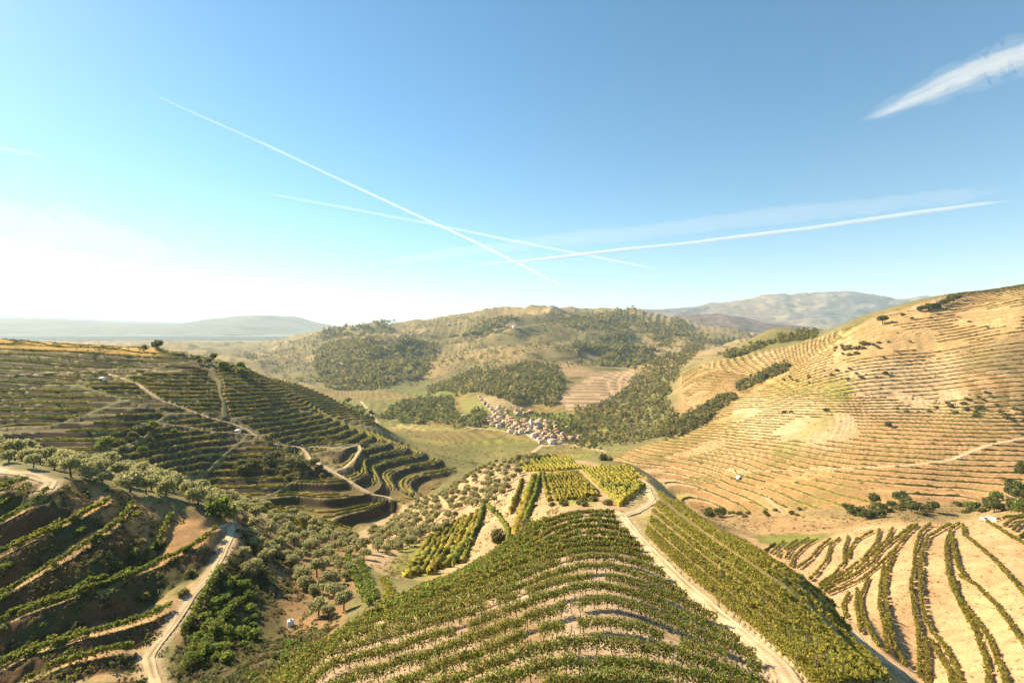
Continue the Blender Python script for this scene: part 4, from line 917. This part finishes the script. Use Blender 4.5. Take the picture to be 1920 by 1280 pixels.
# ------------------------------------------------------------------ village
def box_v(x0, x1, y0, y1, z0, z1):
    v = np.array([(x0, y0, z0), (x1, y0, z0), (x1, y1, z0), (x0, y1, z0), (x0, y0, z1), (x1, y0, z1), (x1, y1, z1), (x0, y1, z1)], float)
    f_ = np.array([(0, 3, 2, 1), (4, 5, 6, 7), (0, 1, 5, 4), (1, 2, 6, 5), (2, 3, 7, 6), (3, 0, 4, 7)]); return v, f_
def merge(parts):
    V = []; F_ = []; b = 0
    for v, f_ in parts: V.append(v); F_.append(np.asarray(f_)+b); b += len(v)
    return np.vstack(V), np.vstack(F_)
WALLS = [solid_mat('wall_white', (.78, .74, .68), .9, .6, .08), solid_mat('wall_cream', (.66, .57, .45), .9, .6, .1), solid_mat('wall_stone', (.42, .34, .26), .95, 1.5, .2)]
ROOFS = [solid_mat('roof_tile_orange', (.60, .27, .15), .9, 1.2, .25), solid_mat('roof_tile_faded', (.60, .35, .23), .9, 1.2, .25), solid_mat('roof_tile_brown', (.42, .23, .15), .9, 1.2, .25)]
MAT_PANE = solid_mat('dark_pane', (.05, .05, .055), .25, 0, 0, .5); MAT_DOOR = solid_mat('door_wood', (.18, .10, .06), .8, 2, .2); MAT_WHITE = solid_mat('white_paint', (.82, .81, .78), .5, .8, .05)
def house_meshes(L, Wd, Hh, rise):
    wv = box_v(-L/2, L/2, -Wd/2, Wd/2, -2.0, Hh); gv = np.array([(-L/2, -Wd/2, Hh), (-L/2, Wd/2, Hh), (-L/2, 0, Hh+rise), (-L/2+.02, 0, Hh+rise)]); 
    gab = (np.array([(-L/2, -Wd/2, Hh), (-L/2, Wd/2, Hh), (-L/2, 0, Hh+rise), (-L/2, 0, Hh+rise), (L/2, -Wd/2, Hh), (L/2, Wd/2, Hh), (L/2, 0, Hh+rise), (L/2, 0, Hh+rise)], float), np.array([(0, 2, 3, 1), (4, 5, 7, 6)]))
    e = .45; t = .18; k = rise/(Wd/2)
    rf = []
    for s in (-1, 1):
        y0 = s*(Wd/2+e); z0 = Hh-k*e
        lo = np.array([(-L/2-e, y0, z0), (L/2+e, y0, z0), (L/2+e, 0, Hh+rise), (-L/2-e, 0, Hh+rise)], float)+[0, 0, .03]
        rf.append((np.vstack([lo, lo+[0, 0, t]]), np.array([(0, 1, 2, 3), (4, 7, 6, 5), (0, 4, 5, 1), (1, 5, 6, 2), (2, 6, 7, 3), (3, 7, 4, 0)])))
    return merge([wv, gab]), merge(rf)
HK = []
for L, Wd, Hh, rise in ((11, 8, 5.2, 2.0), (8, 7, 5.6, 1.7), (14, 8, 4.6, 2.0), (9, 6, 3.4, 1.6), (12, 10, 6.4, 2.3), (7, 6, 6.0, 1.4)):
    w_, r_ = house_meshes(L, Wd, Hh, rise)
    HK.append((L, Wd, Hh, rise, [mesh_np('wall', *w_, m) for m in WALLS], [mesh_np('roof', *r_, m) for m in ROOFS]))
WIN = mesh_np('window', *box_v(-.5, .5, -.06, .06, -.7, .7), MAT_PANE); DOORM = mesh_np('door', *box_v(-.55, .55, -.07, .07, 0, 2.1), MAT_DOOR); CHIM = mesh_np('chimney', *box_v(-.4, .4, -.4, .4, -.9, .8), WALLS[0])
def house(x, y, rz, k, wi, ri, label, group, sc=1.0, detail=True, name='house'):
    L, Wd, Hh, rise, wm, rm = HK[k]; z = ground(np.array([x]), np.array([y]))[0]
    root = link(bpy.data.objects.new(name, None)); root.location = (x, y, z); root.rotation_euler = (0, 0, rz); root.scale = (sc,)*3
    link(bpy.data.objects.new('wall', wm[wi]), root); rf = link(bpy.data.objects.new('roof', rm[ri]), root)
    if detail:
        c = link(bpy.data.objects.new('chimney', CHIM), rf); c.location = (L*.3, Wd*.12, Hh+rise*.8)
        d = link(bpy.data.objects.new('door', DOORM), root); d.location = (0, -Wd/2-.03, 0)
        for wx in (-L*.3, L*.3):
            for wz in ((1.4, 4.2) if Hh > 4.5 else (1.5,)):
                o = link(bpy.data.objects.new('window', WIN), root); o.location = (wx, -Wd/2-.03, wz)
    return tag(root, label, 'house', group)
Z7 = lambda s: [(840+a/6.4, 700+b/6.4) for a, b in s]
hp = []
for poly, dm, mx in [(Z7([(550,410),(690,400),(710,500),(640,520),(560,500)]), 10.5, 8), (Z7([(770,440),(900,420),(1010,440),(1000,500),(800,510)]), 12, 7), (Z7([(470,510),(740,520),(760,600),(640,650),(480,630)]), 10.5, 18),
                     (Z7([(740,540),(900,540),(960,720),(840,740),(710,700),(700,620)]), 10, 24), (Z7([(900,560),(1110,570),(1120,700),(940,720)]), 10, 22), (Z7([(1150,580),(1300,590),(1290,660),(1160,660)]), 11, 7),
                     (Z7([(1040,690),(1200,690),(1330,690),(1390,760),(1380,830),(1250,860),(1060,830),(1030,760)]), 10, 30)]:
    hp += list(scatter(poly, 640, 1500, dm*1.12, len(hp)+5, 5000, 8, maxn=mx))
hp += [unproj(a_, b__, 640, 1500) for a_, b__ in ((899,745), (903,751), (909,758), (915,763), (921,768), (928,772), (936,776), (1066,803), (1072,826), (1085,820))]
hp = sorted(hp, key=lambda p: pxof(p)[0])
for i, p in enumerate(hp):
    wi = random.choice([0, 0, 0, 1, 1, 2]); ri = random.choice([0, 0, 1, 1, 2]); k = random.randrange(len(HK))
    house(p[0], p[1], random.choice([0.15, 0.5, 1.4, -.3, .3])+random.gauss(0, .15), k, wi, ri, f"{['white', 'cream', 'stone'][wi]} village house with {['orange', 'faded', 'brown'][ri]} tile roof, {ORD(i+1)} from the village's left end", 'houses of the valley village', random.uniform(.6, .9))
for i, (a, b_) in enumerate([(690,632),(705,630),(722,628),(735,626),(748,627),(760,624),(772,622),(786,620),(800,618),(815,613),(842,612),(852,611),(862,610),(560,650),(590,662),(865,676),(965,622)]):
    p = unproj(a, b_, 1400, 3700); house(p[0], p[1], random.gauss(.3, .4), i % 6, i % 2, i % 3, f'tiny pale house on the far mountain slope, {ORD(i+1)} of a loose line', 'far houses on the mountain', 1.3, False)
p = unproj(1004, 800, 700, 1300); ch = house(p[0], p[1], .5, 4, 0, 1, 'white village church with a square bell tower among the houses', None, 1.1, True, 'church'); ch['category'] = 'church'
tw = link(bpy.data.objects.new('tower', mesh_np('tower', *box_v(-9.2, -6.004, -1.6, 1.6, -2, 12.5), WALLS[0])), ch)
link(bpy.data.objects.new('tower_roof', mesh_np('tower_roof', np.array([(-9.5, -1.9, 12.51), (-5.7, -1.9, 12.51), (-5.7, 1.9, 12.51), (-9.5, 1.9, 12.51), (-7.6, 0, 15.5)]), [(0, 1, 4), (1, 2, 4), (2, 3, 4), (3, 0, 4)], ROOFS[0])), tw)
o = link(bpy.data.objects.new('bell_opening', mesh_np('bell_opening', *box_v(-8.2, -7.0, -1.65, 1.65, 9.4, 11.6), MAT_PANE)), tw)
for a, b_, lab in [(958,703,'stone farmhouse beside the wood above the village'), (905,792,'small white farm building left of the village'), (868,782,'small pale barn by the valley trees')]:
    p = unproj(a, b_, 650, 2200); house(p[0], p[1], .4, 3, 0, 1, lab, None)
for i, (a, b_) in enumerate([(946,773), (958,772), (906,779), (908,790)]):
    p = unproj(a, b_, 650, 1500); plant('cypress_tree', 'cypress', p[0], p[1], 1.1, f'tall dark tree rising among the village houses, {ORD(i+1)} from left', 'tree', None, 1.0)
# huts and shelters
def hut(a, b_, y0, y1, sc, rz, lab):
    p = unproj(a, b_, y0, y1); z = ground(np.array([p[0]]), np.array([p[1]]))[0]
    root = link(bpy.data.objects.new('hut', None)); root.location = (p[0], p[1], z); root.rotation_euler = (0, 0, rz); root.scale = (sc,)*3
    L, Wd, Hh = 4.2, 3.2, 2.3
    link(bpy.data.objects.new('wall', mesh_np('wall', *box_v(-L/2, L/2, -Wd/2, Wd/2, -.8, Hh), WALLS[0])), root)
    v, f_ = box_v(-L/2-.25, L/2+.25, -Wd/2-.25, Wd/2+.25, Hh+.004, Hh+.16); v[[6, 7, 2, 3], 2] += .35
    link(bpy.data.objects.new('roof', mesh_np('roof', v, f_, MAT_WHITE)), root)
    o = link(bpy.data.objects.new('door', DOORM), root); o.location = (.9, -Wd/2-.03, 0); o = link(bpy.data.objects.new('window', WIN), root); o.location = (-1.0, -Wd/2-.03, 1.4)
    tag(root, lab, 'hut')
hut(1386, 896, 300, 560, .9, .5, 'small white hut beside the bend on the sunlit hill')
hut(192, 711, 380, 640, .85, -.2, 'small white hut high on the dark terraced hill')
hut(446, 811, 300, 460, .75, -.3, 'small white hut beside the lit ridge track')
# van
def van(p, rz, lab):
    z = ground(np.array([p[0]]), np.array([p[1]]))[0]+.1
    root = link(bpy.data.objects.new('parked_van', None)); root.location = (p[0], p[1], z); root.rotation_euler = (0, 0, rz)
    prof = [(-2.3, .35), (2.25, .35), (2.35, .75), (2.2, 1.05), (1.45, 1.25), (.75, 1.92), (-2.1, 1.98), (-2.32, 1.7)]
    v = np.array([(a, -.88, b) for a, b in prof]+[(a, .88, b) for a, b in prof]); v[[5, 6, 7, 13, 14, 15], 1] *= .9; k = len(prof)
    me_ = bpy.data.meshes.new('body'); me_.from_pydata(v.tolist(), [], [tuple(range(k))[::-1], tuple(range(k, 2*k))]+[(i, (i+1) % k, (i+1) % k+k, i+k) for i in range(k)])
    me_.materials.append(MAT_WHITE); link(bpy.data.objects.new('body', me_), root)
    ws = np.array([(1.40, -.72, 1.30), (1.40, .72, 1.30), (.80, .70, 1.84), (.80, -.70, 1.84)])+[.03, 0, .03]
    link(bpy.data.objects.new('windscreen', mesh_np('windscreen', np.vstack([ws, ws-[.05, 0, .05]]), [(0, 1, 2, 3), (4, 7, 6, 5)], MAT_PANE)), root)
    for s in (-1, 1):
        yy = s*.875; sv = np.array([(1.1, yy, 1.25), (.2, yy, 1.25), (.2, yy*.93, 1.75), (.7, yy*.93, 1.75)]); link(bpy.data.objects.new('side_window', mesh_np('side_window', np.vstack([sv+[0, s*.02, 0], sv-[0, s*.02, 0]]), [(0, 1, 2, 3), (4, 7, 6, 5)], MAT_PANE)), root)
        for wx in (-1.45, 1.45):
            link(bpy.data.objects.new('wheel', mesh_np('wheel', *tube((wx, s*.68, .33), (wx, s*.92, .33), .33, .33, 14), MAT_TYRE)), root)
    tag(root, lab, 'van')
MAT_TYRE = solid_mat('tyre_rubber', (.03, .03, .03), .9)
van(unproj(1853, 979, 150, 260), 2.3, 'white van parked at the top of the golden slope')
# white water tank in the gully and poles
p = unproj(545, 1172, 60, 130); z = ground(np.array([p[0]]), np.array([p[1]]))[0]
root = link(bpy.data.objects.new('water_tank', None)); root.location = (p[0], p[1], z)
a = np.linspace(0, 2*np.pi, 16, endpoint=False); rr = [(.0, 0), (.52, 0), (.55, .1), (.55, .85), (.5, .95), (.2, 1.02), (0, 1.02)]
v = np.array([(r*math.cos(t), r*math.sin(t), z_) for r, z_ in rr for t in a]); i = np.arange(len(v)).reshape(len(rr), 16); j = np.roll(i, -1, 1)
link(bpy.data.objects.new('tank', mesh_np('tank', v, np.c_[i[:-1].ravel(), j[:-1].ravel(), j[1:].ravel(), i[1:].ravel()], MAT_WHITE, None, True)), root)
link(bpy.data.objects.new('lid', mesh_np('lid', *tube((0, 0, 1.0), (0, 0, 1.1), .2, .18, 12), MAT_DOOR)), root); tag(root, 'small white water tank in the shade of the gully', 'water tank')
def pole(a, b_, y0, y1, h, lab, r=.12):
    p = unproj(a, b_, y0, y1); z = ground(np.array([p[0]]), np.array([p[1]]))[0]; root = link(bpy.data.objects.new('utility_pole', None)); root.location = (p[0], p[1], z)
    link(bpy.data.objects.new('post', mesh_np('pole_post', *tube((0, 0, -.5), (0, 0, h), r*1.3, r*.8, 8), MAT_POLE)), root)
    link(bpy.data.objects.new('crossarm', mesh_np('crossarm', *box_v(-.9, .9, -.07, .07, h-.7, h-.55), MAT_POLE)), root)
    for x in (-.8, 0, .8): o = link(bpy.data.objects.new('insulator', mesh_np('insulator', *tube((x, 0, h-.545), (x, 0, h-.33), .05, .04, 6), MAT_WHITE)), root)
    tag(root, lab, 'utility pole')
MAT_POLE = solid_mat('pole_concrete', (.50, .45, .38), .9, 2, .1)
pole(1590, 902, 300, 480, 13, 'tall pale pole standing on the lower sunlit vineyard', .16)
pole(102, 644, 550, 800, 8, 'thin pole on the left hill crest, first from left'); pole(185, 650, 550, 800, 7.5, 'thin pole on the left hill crest, second from left'); pole(248, 654, 550, 800, 7.5, 'thin pole on the left hill crest, third from left')
pole(70, 700, 380, 700, 6, 'thin pole beside the upper track of the dark hill')
print('village', len(hp), time.time()-T0)
# ------------------------------------------------------------------ far mountains
MAT_MOUNT = attr_mat('mountain_rock', scales=[(0.0012, .25), (0.006, .3)])
def mountain(lab, ridge, Yr, Yf_, base_py, colA, colB, seed, rough, nx=220, ny=60, cliff=0.0):
    R_ = np.array(ridge, float); px = np.linspace(R_[0, 0], R_[-1, 0], nx); top = np.interp(px, R_[:, 0], R_[:, 1])
    t = np.linspace(0, 1.35, ny)
    PXg, T = np.meshgrid(px, t); TOP = np.tile(top, (ny, 1))
    Yg = Yf_+(Yr-Yf_)*T; Xg = (PXg-CX)/FPX*Yr*(.75+.25*Yg/Yr)
    ztop = (HY-TOP)/FPX*Yr; zb = (HY-base_py)/FPX*Yf_-60
    prof = np.where(T <= 1, np.clip(T, 0, 1)**(1.35), 1-(T-1)*1.2)
    nz = fbm(Xg/rough+seed, Yg/rough, 5, .55); rg = .5-np.abs(fbm(Xg/(rough*.7)+seed*2, Yg/(rough*1.6), 4))
    fall = np.sin(np.pi*np.clip(T/1.02, 0, 1))
    zz = zb+(ztop-zb)*prof+(ztop-zb)*fall*(.28*nz+.30*(rg-.3))+(ztop-zb)*.06*fbm(Xg/(rough*.2), Yg/(rough*.2), 4, .6)*(T < 1.05)
    if cliff: zz = np.where((T > .62) & (T <= 1), zz+(ztop-zz)*cliff*sstep(.62, .74, T)*sstep(-.1, .25, nz+.1), zz)
    k = sstep(-.3, .3, nz+.4*fbm(Xg/(rough*.2), Yg/(rough*.2), 3))
    c = np.asarray(colA)*(1-k[..., None])+np.asarray(colB)*k[..., None]; c = c*(1+.7*fbm(Xg/(rough*.09), Yg/(rough*.09), 3))[..., None]
    i = np.arange(nx*ny).reshape(ny, nx)
    o = link(bpy.data.objects.new('mountain', mesh_np('mountain', np.c_[Xg.ravel(), Yg.ravel(), zz.ravel()], np.c_[i[:-1, :-1].ravel(), i[:-1, 1:].ravel(), i[1:, 1:].ravel(), i[1:, :-1].ravel()], MAT_MOUNT, c.reshape(-1, 3), True)))
    tag(o, lab, kind='structure')
mountain('rocky mountain on the horizon', [(1100,600),(1195,579),(1240,580),(1300,575),(1335,567),(1370,565),(1400,559),(1430,551),(1470,550),(1520,549),(1560,546),(1600,547),(1640,553),(1662,563),(1690,560),(1740,554),(1770,560),(1850,580),(2000,590)], 9500, 6200, 616, (.21, .15, .09), (.10, .095, .09), 3, 1300, 420, 130, .55)
mountain('burnt purple-brown hill below the mountain', [(1180,606),(1240,594),(1300,588),(1350,587),(1400,596),(1450,606),(1520,612)], 5600, 4300, 625, (.10, .06, .05), (.14, .085, .06), 8, 700)
mountain('hazy blue mountain range at left', [(-500,604),(-200,600),(0,599),(60,598),(150,602),(250,606),(330,608),(380,600),(450,592),(520,590),(560,595),(600,605),(650,614),(760,622)], 13500, 9500, 622, (.13, .13, .08), (.16, .14, .09), 5, 2600)
mountain('faintest mountain range behind the left one', [(-900,600),(-200,597),(20,594),(120,597),(260,602),(420,606),(600,612),(900,620)], 21000, 17500, 622, (.13, .13, .08), (.16, .14, .09), 6, 4000)
mountain('low hazy hills beyond the dark hill', [(-200,640),(0,642),(110,640),(130,632),(170,637),(240,636),(330,641),(420,650),(480,660)], 5600, 4400, 660, (.15, .14, .07), (.20, .17, .09), 9, 800)
# ------------------------------------------------------------------ vapour trails, far above the haze
def vol_mat(name, dens, colr=(1, 1, 1), aniso=0.0):
    m = bpy.data.materials.new(name); m.use_nodes = True; n = m.node_tree.nodes; n.remove(n['Principled BSDF'])
    v = n.new('ShaderNodeVolumePrincipled'); v.inputs['Color'].default_value = (*colr, 1); v.inputs['Density'].default_value = dens; v.inputs['Anisotropy'].default_value = aniso
    m.node_tree.links.new(v.outputs[0], n['Material Output'].inputs['Volume']); return m
def contrail(lab, pts, alt, opac, seed, lump=.25):
    """pts: column, row, width in picture units; a long soft tube of thin ice cloud at the given height"""
    g_ = np.random.default_rng(seed); P = np.array(pts, float)
    Y = FPX*alt/(HY-P[:, 1]); C3 = np.c_[(P[:, 0]-CX)/FPX*Y, Y, np.full(len(P), alt)]; rad = P[:, 2]/FPX*np.hypot(Y, C3[:, 0])*.5
    d = np.r_[0, np.cumsum(np.linalg.norm(np.diff(C3, axis=0), axis=1))]; n = 90
    scr = np.r_[0, np.cumsum(np.hypot(*np.diff(P[:, :2], axis=0).T))]; q = np.linspace(0, scr[-1], n)
    c = np.c_[[np.interp(q, scr, C3[:, k]) for k in range(3)]].T; r = np.interp(q, scr, rad)
    t = np.linspace(0, 1, n); r = r*(1+lump*np.convolve(g_.normal(0, 1.2, n+6), np.ones(7)/7, 'valid')); r = np.maximum(r*np.minimum(1, np.minimum(t, 1-t)*14+.02), 1)
    c[:, 2] += r*lump*np.convolve(g_.normal(0, 1.5, n+6), np.ones(7)/7, 'valid')
    tg = np.gradient(c, axis=0); tg /= np.linalg.norm(tg, axis=1)[:, None]; up = np.array([0, 0, 1.]); e = np.cross(tg, up); e /= np.linalg.norm(e, axis=1)[:, None]
    K = 12; a = np.linspace(0, 2*np.pi, K, endpoint=False); rr = r[:, None]*(1+lump*.6*g_.normal(0, 1, (n, K))*.5)
    v = (c[:, None]+rr[..., None]*(np.cos(a)[None, :, None]*e[:, None]+np.sin(a)[None, :, None]*np.cross(e, tg)[:, None])).reshape(-1, 3)
    i = np.arange(n*K).reshape(n, K); j = np.roll(i, -1, 1)
    f_ = np.c_[i[:-1].ravel(), i[1:].ravel(), j[1:].ravel(), j[:-1].ravel()]
    cl = c[f_[:, 0]//K]; q0, q1, q2 = v[f_[:, 0]], v[f_[:, 1]], v[f_[:, 2]]
    if (np.cross(q1-q0, q2-q0)*(q0-cl)).sum() < 0: f_ = f_[:, ::-1]
    o = link(bpy.data.objects.new('contrail', mesh_np('contrail', v, f_, vol_mat('vapour_'+str(seed), opac/(2*np.median(r)), (1, 1, 1), .0)))); tag(o, lab, 'contrail', kind='stuff')
CONTRAILS = [
 ('thin white contrail running diagonally down to the far mountain', [(250,160,2),(370,215,4),(500,272,4.5),(640,338,5),(800,412,5),(900,458,4.5),(1000,508,4),(1065,542,2)], 8000, .30, 1, .12),
 ('faint contrail crossing under the diagonal one', [(470,358,4),(640,388,5),(820,422,5),(980,455,5),(1120,482,4),(1240,506,3)], 8000, .28, 2, .12),
 ('bright contrail rising towards the right edge', [(850,500,3),(980,490,6),(1100,476,7),(1300,455,7),(1500,430,7.5),(1700,402,7),(1850,382,5),(1920,373,3)], 8000, .75, 3, .15),
 ('wide faded contrail above the bright one', [(680,500,10),(850,474,20),(1050,452,28),(1250,430,30),(1450,405,30),(1650,385,26),(1900,355,20)], 8300, .13, 4, .15),
 ('short faint contrail at the left edge', [(-40,268,4),(20,281,5),(85,294,3)], 8000, .3, 6, .12),
 ('feathery white cloud streak at upper right', [(1608,229,3),(1650,213,12),(1700,190,18),(1760,163,22),(1830,132,25),(1920,105,28),(2050,60,28)], 7000, .22, 5, .2),
 ('soft white veil round the upper right cloud streak', [(1600,231,4),(1670,203,30),(1740,172,42),(1830,134,52),(1920,108,58),(2050,62,56)], 7400, .12, 11, .15),
 ('fine wisp on the lower edge of the cloud streak', [(1630,224,3),(1710,196,9),(1780,168,11),(1850,140,9),(1930,116,6)], 6800, .16, 12, .2),
 ('fine wisp along the upper edge of the cloud streak', [(1680,190,3),(1750,156,10),(1820,124,14),(1930,86,14),(2040,50,12)], 6700, .16, 14, .2),
 ('bright core of the upper right cloud streak', [(1640,218,3),(1720,184,8),(1790,152,10),(1880,118,12),(2000,78,12)], 6900, .2, 15, .2),
 ('soft cirrus patch low in the left sky', [(-200,350,30),(0,400,50),(150,435,50),(330,472,20)], 7000, .14, 8, .3),
 ('faint cirrus streak under the left cirrus patch', [(-200,440,20),(0,465,34),(120,480,30),(220,492,10)], 7200, .12, 13, .3)]
for a in CONTRAILS: contrail(*a)
# ------------------------------------------------------------------ the air
v, f_ = box_v(-60000, 60000, -400, 31000, -304, 790)
o = link(bpy.data.objects.new('haze', mesh_np('haze', v, f_, vol_mat('hazy_air', 5.6e-5, (.66, .84, 1.0), .0)))); tag(o, 'thin bluish haze filling the valley air', 'haze', kind='stuff')
print('done', time.time()-T0, sum(len(p.data.polygons) for p in bpy.data.objects if p.type == 'MESH'))
